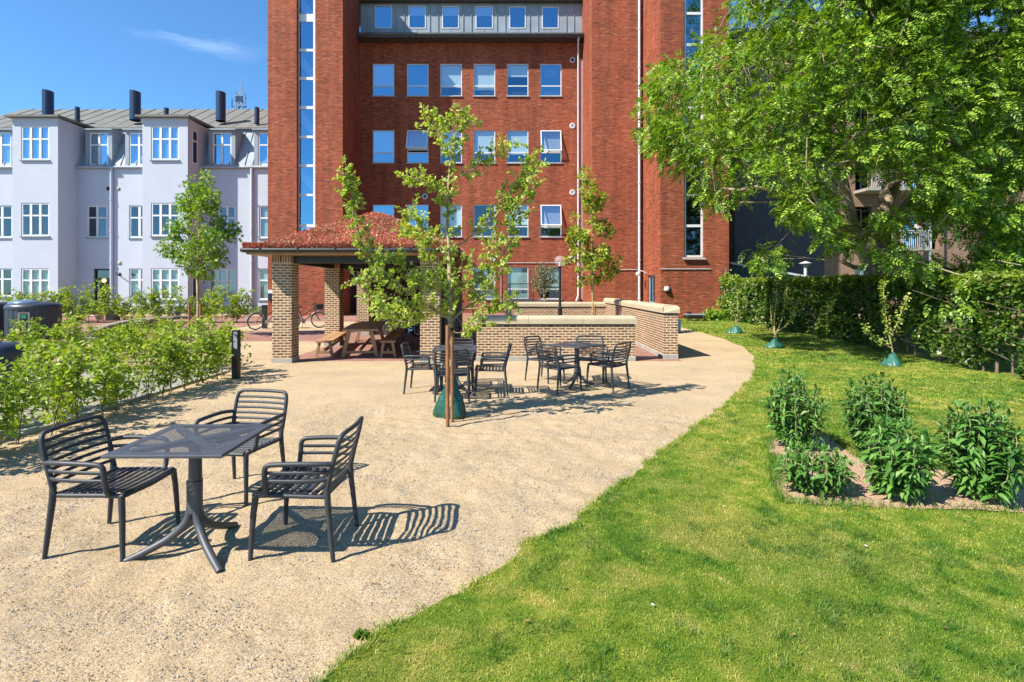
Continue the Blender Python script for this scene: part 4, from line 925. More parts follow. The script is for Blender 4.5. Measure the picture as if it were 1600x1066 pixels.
def make_table():
    R = empty('cafe_table', 'x', 'table'); m = M['table_plastic']; H = .725; h = .343
    t = MB(); N = 34; p = .0168; half = N*p/2          # perforated field
    r = p*.245
    def holed(i, j):
        x = (i+.5)-N/2; y = (j+.5)-N/2
        if abs(abs(x)-abs(y)) < 2.2: return False
        return max(abs(x), abs(y)) > 2
    zt = H
    for i in range(N):
        for j in range(N):
            x0, y0 = -half+i*p, -half+j*p; x1, y1 = x0+p, y0+p
            if holed(i, j):
                cx_, cy_ = x0+p/2, y0+p/2; a, b_, c_, d_ = cx_-r, cx_+r, cy_-r, cy_+r
                V = [(x0,y0,zt),(x1,y0,zt),(x1,y1,zt),(x0,y1,zt),(a,c_,zt-.0006),(b_,c_,zt-.0006),(b_,d_,zt-.0006),(a,d_,zt-.0006)]
                t.add(V, [(0,1,5,4),(1,2,6,5),(2,3,7,6),(3,0,4,7)])
            elif True:
                t.add([(x0,y0,zt),(x1,y0,zt),(x1,y1,zt),(x0,y1,zt)], [(0,1,2,3)])
    q = half; e = h-.006
    for a in ((-e,-e,e,-q),(-e,q,e,e),(-e,-q,-q,q),(q,-q,e,q)): t.add([(a[0],a[1],zt),(a[2],a[1],zt),(a[2],a[3],zt),(a[0],a[3],zt)], [(0,1,2,3)])
    # rounded rim
    ring = [(e,zt),(h-.002,zt-.0015),(h,zt-.006),(h,zt-.016),(h-.004,zt-.020),(h-.03,zt-.020)]
    for (r0, z0), (r1, z1) in zip(ring[:-1], ring[1:]):
        for k in range(4):
            c, s_ = [(1,0),(0,1),(-1,0),(0,-1)][k]; rot = lambda x, y: (x*c-y*s_, x*s_+y*c)
            pts = [(*rot(r0,-r0),z0),(*rot(r1,-r1),z1),(*rot(r1,r1),z1),(*rot(r0,r0),z0)]; t.add(pts, [(0,1,2,3)])
    # ribs under the top
    t.build('tabletop', m, R)
    u = MB()
    for k in range(4):
        a = math.pi/4+k*math.pi/2; u.bar((0,0,H-.022),(math.cos(a)*.40,math.sin(a)*.40,H-.016), .018, .026)
    u.lathe((0,0,H-.05), [(.05,0),(.09,.02),(.10,.04)], 16); u.build('top_bracket', m, R)
    c = MB(); c.tube([(0,0,.26),(0,0,H-.04)], [.043,.036], 16); 
    c.build('column', m, R)
    for k in range(3):
        a = rad(90+120*k)+rad(-11); d = Vector((math.cos(a), math.sin(a), 0)); g = MB()
        pts = smooth_path([(d*.022)+Vector((0,0,.46)), (d*.024)+Vector((0,0,.30)), (d*.05)+Vector((0,0,.20)), (d*.14)+Vector((0,0,.115)), (d*.27)+Vector((0,0,.05)), (d*.375)+Vector((0,0,.008))], 4)
        n = len(pts); g.tube(pts, [.030-.009*i/n for i in range(n)], 12); g.build('foot', m, R)
    return R
TABLE = make_table()
def put_table(first, x, y, rz, label):
    o = TABLE if first else copy_tree(TABLE); o.location = (x, y, .004); o.rotation_euler = (0,0,rz); o['label'] = label; o['group'] = 'square perforated tables on the gravel'; return o
put_table(True, -1.925, 3.325, rad(.5), 'square grey table with perforated top nearest the camera')
put_table(False, -.70, 8.40, rad(3), 'square grey table half hidden behind the small tree and its green bag')
put_table(False, 1.31, 8.86, rad(41), 'square grey table turned cornerwise in front of the low brick wall')

# ------------------------------------------------------------------ oak table and benches in the pavilion
def trestle(name, label, cat, x, y, rz, ln, wd, h, top, group=None):
    R = empty(name, label, cat, (x, y, .004), rz, group); t = MB()
    k = 3 if wd > .6 else 2
    for i in range(k): t.box(-wd/2+i*wd/k+.002, 0, h-top, -wd/2+(i+1)*wd/k-.002, ln, h)
    t.build('tabletop' if wd > .6 else 'seat', M['oak'], R, .004)
    for yy in (.06, ln-.14):
        for sx in (-1, 1):
            l = MB(); l.bar((sx*wd*.47, yy, 0), (sx*wd*.30, yy+.02, h-top), .09 if wd > .6 else .065, .07 if wd > .6 else .055, (0,1,0)); l.build('leg', M['oak'], R)
        c = MB(); c.box(-wd*.43, yy-.02, .09, wd*.43, yy+.03, .15); c.build('crossbar', M['oak'], R)
    s = MB(); s.bar((0,.08,.17),(0,ln-.12,.17), .05, .06); s.build('stretcher', M['oak'], R)
trestle('trestle_table', 'long oak trestle table under the pavilion roof', 'table', -3.36, 12.65, rad(9), 3.0, .86, .68, .05)
trestle('bench', 'oak bench left of the long table, next to the brick pillar', 'bench', -4.21, 12.62, rad(9), 2.9, .40, .405, .05, 'oak benches in the pavilion')
trestle('bench', 'oak bench right of the long table, partly in deep shade', 'bench', -2.68, 12.62, rad(6), 3.4, .36, .405, .05, 'oak benches in the pavilion')

# ------------------------------------------------------------------ bicycles
def make_bike():
    R = empty('bicycle', 'x', 'bicycle'); r = .34
    for wy in (-.54, .54):
        t = MB(); n = 28
        for rr, rad_, mi in ((r-.018, .018, 0),):
            pts = [(0, wy+rr*math.cos(2*math.pi*k/n), r+rr*math.sin(2*math.pi*k/n)) for k in range(n+1)]; t.tube(pts, rad_, 6, 0, False, up=(1,0,0))
        w = t.build('wheel', M['rubber'], R)
        t = MB(); pts = [(0, wy+(r-.045)*math.cos(2*math.pi*k/n), r+(r-.045)*math.sin(2*math.pi*k/n)) for k in range(n+1)]; t.tube(pts, .011, 5, 0, False, up=(1,0,0))
        for k in range(18):
            a = 2*math.pi*k/18; t.tube([(.02*(-1)**k, wy, r), (0, wy+(r-.05)*math.cos(a), r+(r-.05)*math.sin(a))], .0025, 3, 0, False)
        t.tube([(-.05,wy,r),(.05,wy,r)], .022, 8); t.build('rim', M['chrome'], w)
        g = MB(); pts = [(0, wy+(r+.025)*math.cos(a), r+(r+.025)*math.sin(a)) for a in np.linspace(rad(20 if wy < 0 else 35), rad(175 if wy < 0 else 160), 12)]; g.tube(pts, .022, 6, 0, True, .4, up=(1,0,0)); g.build('mudguard', M['white_bike'], R)
    f = MB(); bb = (0,-.10,.30); st = (0,-.24,.76); hd = (0,.36,.86); hl = (0,.40,.66)
    f.tube([bb, st], .017, 8); f.tube([bb, hl], .020, 8); f.tube([(0,-.16,.50), hd], .018, 8); f.tube([hd, hl], .02, 8)
    for sx in (-.05, .05): f.tube([(0,-.10,.30),(sx,-.54,.34)], .011, 6); f.tube([(0,-.22,.70),(sx,-.54,.34)], .009, 6); f.tube([hl,(sx,.44,.56),(sx,.54,.34)], .012, 6)
    f.build('frame', M['black_steel'], R)
    s = MB(); s.tube([(0,-.24,.76),(0,-.26,.86)], .013, 6); s.add([(-.08,-.40,.88),(.08,-.40,.88),(.02,-.12,.88),(-.02,-.12,.88),(-.07,-.38,.93),(.07,-.38,.93),(.02,-.12,.92),(-.02,-.12,.92)],[(3,2,1,0),(4,5,6,7),(0,1,5,4),(1,2,6,5),(2,3,7,6),(3,0,4,7)]); s.build('saddle', M['rubber'], R, .015)
    h = MB(); h.tube(smooth_path([(-.28,.16,1.02),(-.24,.26,1.05),(-.10,.36,1.03),(0,.37,1.0),(.10,.36,1.03),(.24,.26,1.05),(.28,.16,1.02)],4), .011, 6); h.tube([hd,(0,.35,1.0)], .014, 6); h.build('handlebar', M['black_steel'], R)
    b = MB(); b.box(-.15,.42,.78,.15,.70,.80); b.box(-.15,.42,.80,.15,.43,.98); b.box(-.17,.69,.80,.17,.70,1.0); b.box(-.15,.43,.80,-.14,.69,.98); b.box(.14,.43,.80,.15,.69,.98); b.build('basket', M['rubber'], R)
    c = MB(); c.lathe((0,0,0), [(.09,-.01),(.09,.01)], 16, 0, True, Matrix.Translation((.04,-.10,.30)) @ Matrix.Rotation(rad(90),4,'Y')); c.bar((.06,-.10,.30),(.06,-.02,.15), .015, .02); c.bar((-.06,-.10,.30),(-.06,-.18,.45), .015, .02); c.build('pedals', M['chrome'], R)
    k = MB(); k.tube([(0,-.52,.70),(0,-.26,.70)], .01, 5); k.box(-.06,-.66,.69,.06,-.34,.705); k.build('carrier', M['black_steel'], R); k = MB(); k.tube([(.05,-.12,.25),(.20,-.20,.01)], .009, 5); k.build('kickstand', M['black_steel'], R)
    return R
BIKE = make_bike()
gb = 'bicycles parked around the pavilion'
def put_bike(first, x, y, rz, tilt, label):
    o = BIKE if first else copy_tree(BIKE); o.location = (x, y, .012); o.rotation_euler = (0, tilt, rz); o['label'] = label; o['group'] = gb
g = G(401.5, 516.5)
put_bike(True, g.x+.26, g.y+.45, rad(-38), rad(4), 'white and black bicycle left of the front brick pillar, leaning by a black post')
put_bike(False, X(474,21.3), 21.6, rad(-58), rad(-10), 'black city bicycle with a basket seen between the two left pillars')
put_bike(False, -3.1, 17.6, rad(80), rad(6), 'bicycle in the dark shade behind the oak table')
put_bike(False, -2.2, 17.9, rad(95), rad(-5), 'bicycle against the dark slats behind the right oak bench')

# ------------------------------------------------------------------ bins, bollards, posts
def waste_bin(x, y, r, h, label, sign=True, group='round waste containers by the house'):
    R = empty('waste_container', label, 'bin', (x, y, 0), 0, group); b = MB(); n = 72
    vs = []; 
    for z in (0, h*.80):
        for j in range(n):
            t = 2*math.pi*j/n; rr = r*(1 if j % 3 else .972); vs.append((rr*math.cos(t), rr*math.sin(t), z))
    b.add(vs, [(j,(j+1)%n,n+(j+1)%n,n+j) for j in range(n)]); b.build('body', M['bin'], R)
    c = MB(); c.lathe((0,0,h*.78), [(r*1.02,0),(r*1.04,.06),(r*1.0,.13),(r*.84,.19),(r*.55,.215),(.02,.23)], 40); c.build('top', M['bin'], R)
    l = MB(); l.lathe((-r*.15,-r*.32,h*.78+.155), [(r*.62,-.02),(r*.64,.03),(r*.54,.10),(r*.25,.14),(.02,.15)], 24, 0, True, None, .8); l.build('lid', M['bin_lid'], R)
    if sign:
        a = rad(-68); u = Vector((-math.sin(a), math.cos(a), 0)); nn = Vector((math.cos(a), math.sin(a), 0)); Mx = Matrix(((u.x,nn.x,0,nn.x*r*1.012),(u.y,nn.y,0,nn.y*r*1.012),(0,0,1,h*.42),(0,0,0,1)))
        p = MB(); p.box(-.15,-.02,-.36,.15,.012,.36,0,Mx); p.build('sign_panel', M['concrete'], R); p = MB(); p.box(-.095,.012,-.34,.095,.018,.33,0,Mx); po = p.build('sign_plate', M['rubber'], R)
        q = MB(); q.box(-.07,.018,.17,.07,.022,.30,0,Mx); q.build('green_symbol', M['sign_green'], po)
        tcu = bpy.data.curves.new('sign_text', 'FONT'); tcu.body = 'Glas'; tcu.size = .20; tcu.extrude = .002; tcu.align_x = 'CENTER'; tcu.align_y = 'CENTER'
        tob = bpy.data.objects.new('tmp_text', tcu); COL.objects.link(tob); bpy.context.view_layer.update()
        tme = bpy.data.meshes.new_from_object(tob.evaluated_get(bpy.context.evaluated_depsgraph_get())); bpy.data.objects.remove(tob); tme.materials.clear(); tme.materials.append(M['white_paint'])
        to = bpy.data.objects.new('sign_text', tme); COL.objects.link(to); to.parent = po
        # local x runs down the panel
        to.matrix_local = Mx @ Matrix.Translation((0,.022,-.08)) @ Matrix(((0,-1,0,0),(0,0,1,0),(-1,0,0,0),(0,0,0,1)))
    return R
M['sign_green'] = plain('sign_green', (.04,.35,.15), .5, .05, 5)
waste_bin(X(53,17.4), 17.4, .72, 1.27, 'round slatted dark waste container with a sign panel and pale blue lid')
waste_bin(X(-26,17.6), 17.6, .72, 1.27, 'round dark waste container cut off by the left edge of the photo', False)
waste_bin(X(-8,8.2), 8.2, .34, .78, 'lower dark container with pale blue lid among the nearest beech shoots', False, 'round waste containers by the house')
def slab():
    R = empty('concrete_bench', 'low grey concrete slab half hidden by the beech shoots', 'bench', (X(74,8.1), 8.1, 0)); b = MB(); b.box(-.34,-.14,.26,.34,.14,.36); b.build('seat', M['concrete'], R, .01); 
    for sx in (-.26,.2):
        p = MB(); p.box(sx,-.1,0,sx+.06,.1,.26); p.build('leg', M['zinc'], R)
slab()
def bollard(x, y, w, h, label, window=True, group='black light bollards', rz=0):
    R = empty('bollard_light', label, 'bollard', (x, y, 0), rz, group); b = MB(); b.box(-w/2,-w/2,0,w/2,w/2,h); b.build('post', M['black_steel'], R, .004)
    if window:
        g_ = MB(); g_.box(-w*.18,-w/2-.003,h-.34,w*.42,-w/2,h-.03); g_.build('light_panel', M['zinc'], R)
g = G(369, 592); bollard(g.x, g.y, .115, .90, 'square black bollard light at the end of the beech row')
bollard(X(364,29), 29, .16, 1.05, 'black post in front of the grey house wall, tallest of the far ones', False)
bollard(X(413.5,21.6), 21.6, .17, .98, 'black post beside the white and black bicycle', False)
bollard(X(278,29.5), 29.5, .16, .36, 'stubby black post near the granite kerb end', False)
def black_bench():
    R = empty('black_bench', 'black steel bench with a solid end block in front of the house door', 'bench', (X(168,27.0), 27.0, 0)); b = MB(); b.box(-1.5,-.2,.42,.5,.2,.47); b.build('seat', M['black_steel'], R); b = MB(); b.box(.05,-.21,0,.5,.21,.419); b.build('end_block', M['black_steel'], R); b = MB(); b.box(-1.45,-.2,0,-1.4,.2,.419); b.build('leg', M['black_steel'], R)
black_bench()
def floor_box():
    g = G(1083, 502.5); R = empty('low_grill', 'low black box on short legs standing on the lawn by the red tower', 'grill', (X(1084,26.3), 26.3, .03)); b = MB(); b.box(-.42,-.3,.12,.36,.3,.30); b.build('body', M['black_steel'], R, .02); b = MB(); b.box(-.40,-.33,.302,.48,.33,.34); b.build('lid', M['zinc'], R)
    for x_ in (-.25,.2):
        p = MB(); p.box(x_,-.25,0,x_+.08,.25,.119); p.build('leg', M['chrome'], R)
    p = MB(); p.tube([(-.2,.1,.34),(-.2,.1,.46)], .09, 8); p.build('knob', M['black_steel'], R)
floor_box()
def blue_post():
    p = MB(); p.box(-.07,-.05,0,.07,.05,.48); o = p.build('marker_post', M['water_blue'], None, .01); o.location = (X(1060.5,19.6), 19.6, .02); tag(o, 'short pale blue post beyond the end of the tall brick wall', 'post')
blue_post()
def lamp_post():
    Y = 19.6; x = X(875,Y); R = empty('lamp_post', 'black lamp post with a clear glass globe inside the brick terrace', 'lamp', (x, Y, 0)); zt = Z(418,Y)
    p = MB(); p.tube([(0,0,0),(0,0,zt)], .05, 10); p.tube([(0,0,0),(0,0,Z(480,Y))], .085, 10); p.lathe((0,0,zt-.02), [(.05,0),(.09,.03),(.09,.06)], 12); p.build('pole', M['black_steel'], R)
    g_ = MB(); r = .20; g_.lathe((0,0,zt+.04), [(r*math.sin(a)+.01, r*(1-math.cos(a))) for a in np.linspace(.3, 3.1, 10)], 16); g_.build('globe', M['globe'], R)
    b = MB(); b.tube([(0,0,zt+.03),(0,0,zt+.2)], .04, 8); b.build('bulb_holder', M['white_paint'], R)
    Y = 24; x = X(1258.6,Y); R = empty('street_lamp', 'slim pale street lamp with a disc top behind the hedge', 'lamp', (x, Y, 0)); zt = Z(413,Y)
    p = MB(); p.tube([(0,0,0),(0,0,zt)], .07, 8); p.build('pole', M['grey_frame'], R); p = MB(); p.lathe((0,0,zt-.02), [(.1,-.1),(.12,0),(.25,.04),(.26,.07),(.15,.11),(.02,.16)], 16); p.build('lamp_head', M['grey_frame'], R)
lamp_post()
def railing():
    R = empty('railing', 'thin black iron railing in front of the ground floor windows', 'railing', (0,0,0)); Y = 29.5
    for x0, x1, z1, Yq in ((X(738,27.2), X(799,27.2), 1.22, 27.2),(X(796,31.5), X(834,31.5), 1.95, 31.5)):
        f = MB(); zb = .1 if z1 < 1.5 else .95; f.box(x0,Yq,z1-.04,x1,Yq+.04,z1); f.box(x0,Yq+.002,zb,x1,Yq+.038,zb+.04); b = MB(); xx = x0
        for q in (x0, x1-.05): f.box(q, Yq-.005, 0, q+.05, Yq+.045, z1+.02)
        f.build('frame', M['black_steel'], R)
        while xx < x1: b.box(xx+.05, Yq+.01, zb+.041, xx+.066, Yq+.026, z1-.041); xx += .115
        b.build('bars', M['black_steel'], R)
    s = MB(); s.box(X(790,31.2), 31.2, 0, X(838,31.2), 35, .95, 0); s.build('landing', M['gutter'], R)
    h = MB(); h.bar((X(834,31.5),31.5,1.93),(X(846,30.8),30.8,1.1), .05, .05); h.build('handrail', M['black_steel'], R)
railing()
# kerb along the parking bed, granite edging
def kerb():
    R = empty('kerb', 'pale concrete kerb round the parking bed at the foot of the beech row', 'kerb', (0,0,0)); random.seed(4)
    def seg(a, b):
        a = Vector(a); b = Vector(b); n = max(1, round((b-a).length/1.0)); d = (b-a)/n
        for i in range(n):
            k = MB(); p, q = a+d*i, a+d*(i+1)-d.normalized()*.008; k.bar((p.x,p.y,-.01),(q.x,q.y,-.01), .08, .12); k.build('kerb_stone', M['concrete'], R, .006)
    seg((-5.40,2.2,0), (-5.40,10.36,0)); seg((-5.36,10.42,0), (-13.5,10.42,0))
kerb()
def granite():
    R = empty('granite_edging', 'curved two-course edging of rough granite blocks beside the red paving', 'stone edging', (0,0,0)); random.seed(6)
    path = [G(140,538), G(160,527), G(185,519), G(215,512.5), G(245,510), G(272,509)]; path = smooth_path(path, 6)
    b = MB()
    for lv in range(2):
        d_ = .18*(lv % 2); acc = 0
        L_ = [0]
        for p, q in zip(path[:-1], path[1:]): L_.append(L_[-1]+(q-p).length)
        tot = L_[-1]; s_ = d_
        while s_ < tot-.2:
            ln = random.uniform(.28,.46)
            def at(s):
                for i in range(len(L_)-1):
                    if L_[i+1] >= s: u = (s-L_[i])/(L_[i+1]-L_[i]+1e-9); return path[i].lerp(path[i+1], u)
                return path[-1]
            p, q = at(s_), at(min(tot, s_+ln-.02)); jig = random.uniform(-.02,.02)
            b.bar((p.x,p.y+jig,.10+.19*lv),(q.x,q.y+jig,.10+.19*lv), .28, .18); s_ += ln
    b.build('blocks', M['granite'], R, .02)
    e = MB()
    path2 = [p+Vector((0,1.4,0)) for p in path]
    for p, q in zip(path2[8:-1], path2[9:]): e.bar((p.x,p.y,.30),(q.x-.03,q.y,.30), .3, .16)
    e.build('upper_course', M['granite'], R, .02)
granite()
bed2 = sheet('planting_strip', [(-30,31.2),(-9.2,31.2),(-9.2,34.9),(-30,34.9)], .02, M['soil'])

# ------------------------------------------------------------------ person on the balcony
def skin_figure(name, verts, edges, radii, mat, parent=None, sub=2):
    me = bpy.data.meshes.new(name); me.from_pydata(verts, edges, []); me.materials.append(mat); o = bpy.data.objects.new(name, me); COL.objects.link(o); o.parent = parent
    sk = o.modifiers.new('skin', 'SKIN'); 
    for i, r in enumerate(radii): me.skin_vertices[0].data[i].radius = (r if isinstance(r, tuple) else (r, r))
    me.skin_vertices[0].data[0].use_root = True; s = o.modifiers.new('sub', 'SUBSURF'); s.levels = sub; s.render_levels = sub; return o
def person():
    z0 = 4.2; x, y = X(1433,33.1), 33.2
    R = empty('person', 'person in a white top leaning on the balcony railing behind the tree', 'person', (x, y, z0))
    V = [(0,0,.92),(0,-.01,1.08),(0,-.05,1.28),(0,-.09,1.42),(-.02,-.13,1.50),(-.03,-.16,1.60),(-.03,-.17,1.68), (-.17,-.08,1.38),(-.26,-.20,1.18),(-.16,-.38,1.08), (.17,-.08,1.38),(.25,-.20,1.18),(.08,-.38,1.08), (-.09,0,.86),(-.10,-.03,.48),(-.10,.03,.06),(-.10,-.09,.03), (.09,0,.86),(.10,-.02,.48),(.10,.04,.06),(.10,-.08,.03)]
    E = [(0,1),(1,2),(2,3),(3,4),(4,5),(5,6),(3,7),(7,8),(8,9),(3,10),(10,11),(11,12),(0,13),(13,14),(14,15),(15,16),(0,17),(17,18),(18,19),(19,20)]
    r = [(.15,.11),(.13,.10),(.15,.11),(.08,.07),.05,(.075,.09),(.06,.07),.055,.042,.03,.055,.042,.03,.085,.055,.04,.035,.085,.055,.04,.035]
    skin_figure('body', V, E, r, M['skin'], R)
    skin_figure('shirt', [(0,0,.90),(0,-.01,1.08),(0,-.05,1.28),(0,-.085,1.40),(-.17,-.08,1.38),(-.24,-.17,1.25),(.17,-.08,1.38),(.24,-.17,1.25)], [(0,1),(1,2),(2,3),(3,4),(4,5),(3,6),(6,7)], [(.175,.135),(.155,.12),(.172,.132),(.10,.09),.072,.062,.072,.062], M['cloth'], R)
    skin_figure('trousers', [(0,0,.90),(-.09,0,.84),(-.10,-.03,.48),(-.10,.03,.12),(.09,0,.84),(.10,-.02,.48),(.10,.04,.12)], [(0,1),(1,2),(2,3),(0,4),(4,5),(5,6)], [(.16,.12),.10,.07,.055,.10,.07,.055], M['navy'], R)
    skin_figure('hair', [(-.03,-.12,1.66),(-.03,-.16,1.72),(-.03,-.09,1.58),(-.03,-.06,1.50)], [(0,1),(0,2),(2,3)], [(.088,.085),(.075,.08),(.08,.05),(.05,.035)], M['hair'], R)
person()
# ------------------------------------------------------------------ plants
def limbs(name, P0, P1, R0, R1, mat, parent, n=6):
    P0, P1, R0, R1 = map(np.asarray, (P0, P1, R0, R1)); d = norm(P1-P0); ref = np.where(np.abs(d[:,2:3]) < .9, np.array([[0,0,1.]]), np.array([[1.,0,0]]))
    a = norm(np.cross(d, ref)); b = np.cross(d, a); t = 2*np.pi*np.arange(n)/n
    ring = a[:,None,:]*np.cos(t)[None,:,None] + b[:,None,:]*np.sin(t)[None,:,None]
    ext = d*(np.minimum(R1, .08)*.6)[:,None]
    v = np.concatenate([P0[:,None]+ring*R0[:,None,None], (P1+ext)[:,None]+ring*R1[:,None,None]], 1)
    return np_object(name, v, [(j, (j+1) % n, n+(j+1) % n, n+j) for j in range(n)] + [tuple(range(n, 2*n))], mat, parent, True)
def poly_branch(P0, P1, R0, R1, pts, r0, r1):
    k = len(pts)
    for i in range(k-1):
        P0.append(pts[i]); P1.append(pts[i+1]); R0.append(r0+(r1-r0)*i/(k-1)); R1.append(r0+(r1-r0)*(i+1)/(k-1))

def grow(trunk, targets, alpha=.35, sag=0.06, seed=0, bias=.4):
    """trunk: list of polylines (first one holds the root); targets joined greedily; returns nodes, parent, tips"""
    rng = np.random.default_rng(seed); N = []; par = []; ln = []
    for pl in trunk:
        for i, p in enumerate(pl):
            if i == 0 and N:
                q = int(np.argmin(np.linalg.norm(np.array(N)-np.array(p), axis=1)))
                N.append(tuple(p)); par.append(q); ln.append(ln[q]+float(np.linalg.norm(np.array(p)-np.array(N[q])))); continue
            N.append(tuple(p)); par.append(len(N)-2 if i else -1); ln.append(0 if i == 0 else ln[-1]+math.dist(N[-2], N[-1]))
    root = np.array(trunk[0][-1]); low = min(3, len(trunk[0])-1)
    cap_ = 20000; A = np.zeros((cap_, 3)); A[:len(N)] = N; Ln = np.zeros(cap_); Ln[:len(ln)] = ln; k = len(N); Ln[:low] += 1e3*0+ 50
    order = np.argsort(np.linalg.norm(targets-np.array(trunk[0][low]), axis=1)); tips = []; scale = np.linalg.norm(targets-root, axis=1).mean()
    for oi in order:
        t = targets[oi]; dv = t-A[:k]; dist = np.linalg.norm(dv, axis=1); cost = dist + alpha*Ln[:k] + bias*np.maximum(0, -dv[:,2])
        j = int(np.argmin(cost)); p = A[j]; d = dist[j]; seg = max(1, int(d/(.14*scale+.02)))
        prev = j
        for s in range(1, seg+1):
            u = s/seg; q = p*(1-u)+t*u; q = q+np.array([0,0,1])*sag*d*4*u*(1-u) + (rng.normal(size=3)*.035*d if s < seg else 0)
            A[k] = q; par.append(prev); Ln[k] = Ln[prev]+np.linalg.norm(q-A[prev]); prev = k; k += 1
        tips.append(prev)
    return A[:k].copy(), np.array(par), np.array(tips)
def tree_mesh(name, A, par, r_tip, expo, mat, parent, n=6, rmax=None, rootr=None):
    cnt = np.zeros(len(A)); ch = np.bincount(par[par >= 0], minlength=len(A)); cnt[ch == 0] = 1
    for i in range(len(A)-1, 0, -1):
        if par[i] >= 0 and par[i] < i: cnt[par[i]] += cnt[i]
    r = r_tip*np.power(np.maximum(cnt,1), expo)
    if rmax: r = np.minimum(r, rmax)
    i = np.where(par >= 0)[0]; p = par[i]; r0 = np.minimum(r[p], r[i]*1.35)
    return limbs(name, A[p], A[i], r0, r[i], mat, parent, n)
def leaf_cloud(name, centers, per, rad_, tpl, mat, parent, size, out_from=None, droop=.2, seed=1, up=.6, flat=1.0):
    rng = np.random.default_rng(seed); n = len(centers)*per; c = np.repeat(centers, per, 0)
    off = rng.normal(size=(n, 3)); off = norm(off)*(rng.random((n,1))**.5)*rad_; off[:,2] *= flat
    pos = c+off; d = norm(off)+rng.normal(size=(n,3))*.45
    if out_from is not None: d += norm(pos-np.asarray(out_from))*.5
    d[:,2] -= droop; d = norm(d); nr = rng.normal(size=(n,3))*.55; nr[:,2] += up; nr[:,0] -= .35; nr[:,1] -= .2
    sc = size*rng.uniform(.65, 1.25, n)
    return np_object(name, place(tpl[0], pos, frames(d, nr), sc), tpl[1], mat, parent)

# ---- small apple tree in the middle, branches traced
def apple_tree():
    Y = 6.75; R = empty('apple_tree', 'slender young apple tree with loose pale green shoots rising from the gravel', 'tree', (0,0,0)); rng = np.random.default_rng(5)
    def br(pts, dy): 
        n = len(pts); return [np.array(P(x, y, Y+dy*(i/(n-1)))) for i, (x, y) in enumerate(pts)]
    tr = br([(706,657),(705,600),(704,540),(703,500),(704,455),(702,400),(700,350),(699,320),(701,285),(705,250),(711,210),(719,176)], 0)
    B = [(tr, .040, .006)]
    for pts, dy, r in [
        ([(703,498),(684,490),(664,474),(645,462),(622,447),(596,440),(572,436),(553,436)], -.5, .017),
        ([(645,462),(618,440),(596,425),(578,408),(568,385),(560,362),(553,338),(550,312),(545,288),(535,265)], -.75, .012),
        ([(664,474),(640,486),(615,492),(588,488)], -.6, .009),
        ([(684,490),(660,460),(640,430),(622,412),(602,400)], -.2, .009),
        ([(703,503),(725,483),(745,468),(764,450),(776,425),(784,408),(793,380),(803,345),(818,315),(826,290),(838,264)], .35, .016),
        ([(725,483),(750,480),(775,475),(795,468),(803,482)], -.35, .009),
        ([(704,390),(728,376),(749,355),(770,344),(780,330),(791,317),(800,300),(810,286),(824,268),(838,250)], .5, .013),
        ([(702,340),(692,312),(676,292),(655,283),(636,276)], -.3, .009),
        ([(702,283),(723,273),(737,266),(752,254),(765,246),(780,238),(799,222)], .3, .009),
        ([(705,246),(696,226),(684,208),(672,193),(664,186)], .3, .007),
        ([(704,455),(684,430),(670,405),(662,380),(652,352),(640,330)], .45, .010),
        ([(702,400),(686,380),(668,372),(648,366),(625,357)], .5, .008),
        ([(703,430),(722,425),(742,420),(762,400),(775,378)], -.4, .009),
        ([(703,470),(688,480),(660,497),(640,503),(612,500)], .3, .008),
        ([(704,455),(730,440),(757,436),(770,452)], .5, .008),
        ([(703,500),(712,520),(735,515),(752,500)], -.3, .006), ([(704,470),(690,450),(668,440),(650,436)], .35, .007), ([(703,440),(720,446),(738,456),(745,470)], .2, .006), ([(622,447),(612,465),(590,470),(573,462)], -.1, .006), ([(596,440),(590,420),(600,400)], .1, .005),
        ([(711,210),(722,205),(728,196),(733,188)], -.1, .005)]:
        B.append((br(pts, dy), r, .0035))
    P0, P1, R0, R1 = [], [], [], []; anchors = []; dirs = []
    for k, (pts, r0, r1) in enumerate(B):
        pts = [np.array(p) for p in smooth_path([Vector(p) for p in pts], 3)]
        for i in range(1, len(pts)-1): pts[i] = pts[i]+rng.normal(size=3)*.006
        poly_branch(P0, P1, R0, R1, pts, r0, r1)
        for i in range(len(pts)-1):
            d = pts[i+1]-pts[i]; L_ = np.linalg.norm(d)
            if k == 0 and pts[i][2] < 1.25: continue
            f = i/len(pts)
            if k and f < .12: continue
            m = rng.poisson(L_/.0145*(1.0 if k else .8)*(.75+.8*f))
            for _ in range(m):
                q = pts[i]+d*rng.random(); out = rng.normal(size=3); out -= (out@d)*d/(L_*L_); out = out/np.linalg.norm(out)
                tl = rng.uniform(.025,.14) if rng.random() < .8 else rng.uniform(.12,.24); tip = q+(out*.8+d/L_*.5+np.array([0,0,.25]))*tl
                P0.append(q); P1.append(tip); R0.append(.0032); R1.append(.0015)
                nl = 2 if tl < .06 else (3 if tl < .12 else 6)
                for s in range(nl): anchors.append(q+(tip-q)*(.45+.55*(s+1)/nl)); dirs.append(out+d/L_*.3)
    limbs('trunk', P0, P1, R0, R1, M['bark'], R, 8)
    A = np.array(anchors); D = norm(np.array(dirs)); n = len(A)*2; A = np.repeat(A, 2, 0)+rng.normal(size=(n,3))*.012; D = norm(np.repeat(D, 2, 0)+rng.normal(size=(n,3))*.7+np.array([0,0,-.05])); nr = rng.normal(size=(n,3))*.5+np.array([-.35,-.2,.7])
    np_object('crown', place(LEAFW[0], A, frames(D, nr), rng.uniform(.029,.060,n)), LEAFW[1], M['apple_leaf'], R)
    return len(A)
apple_tree()
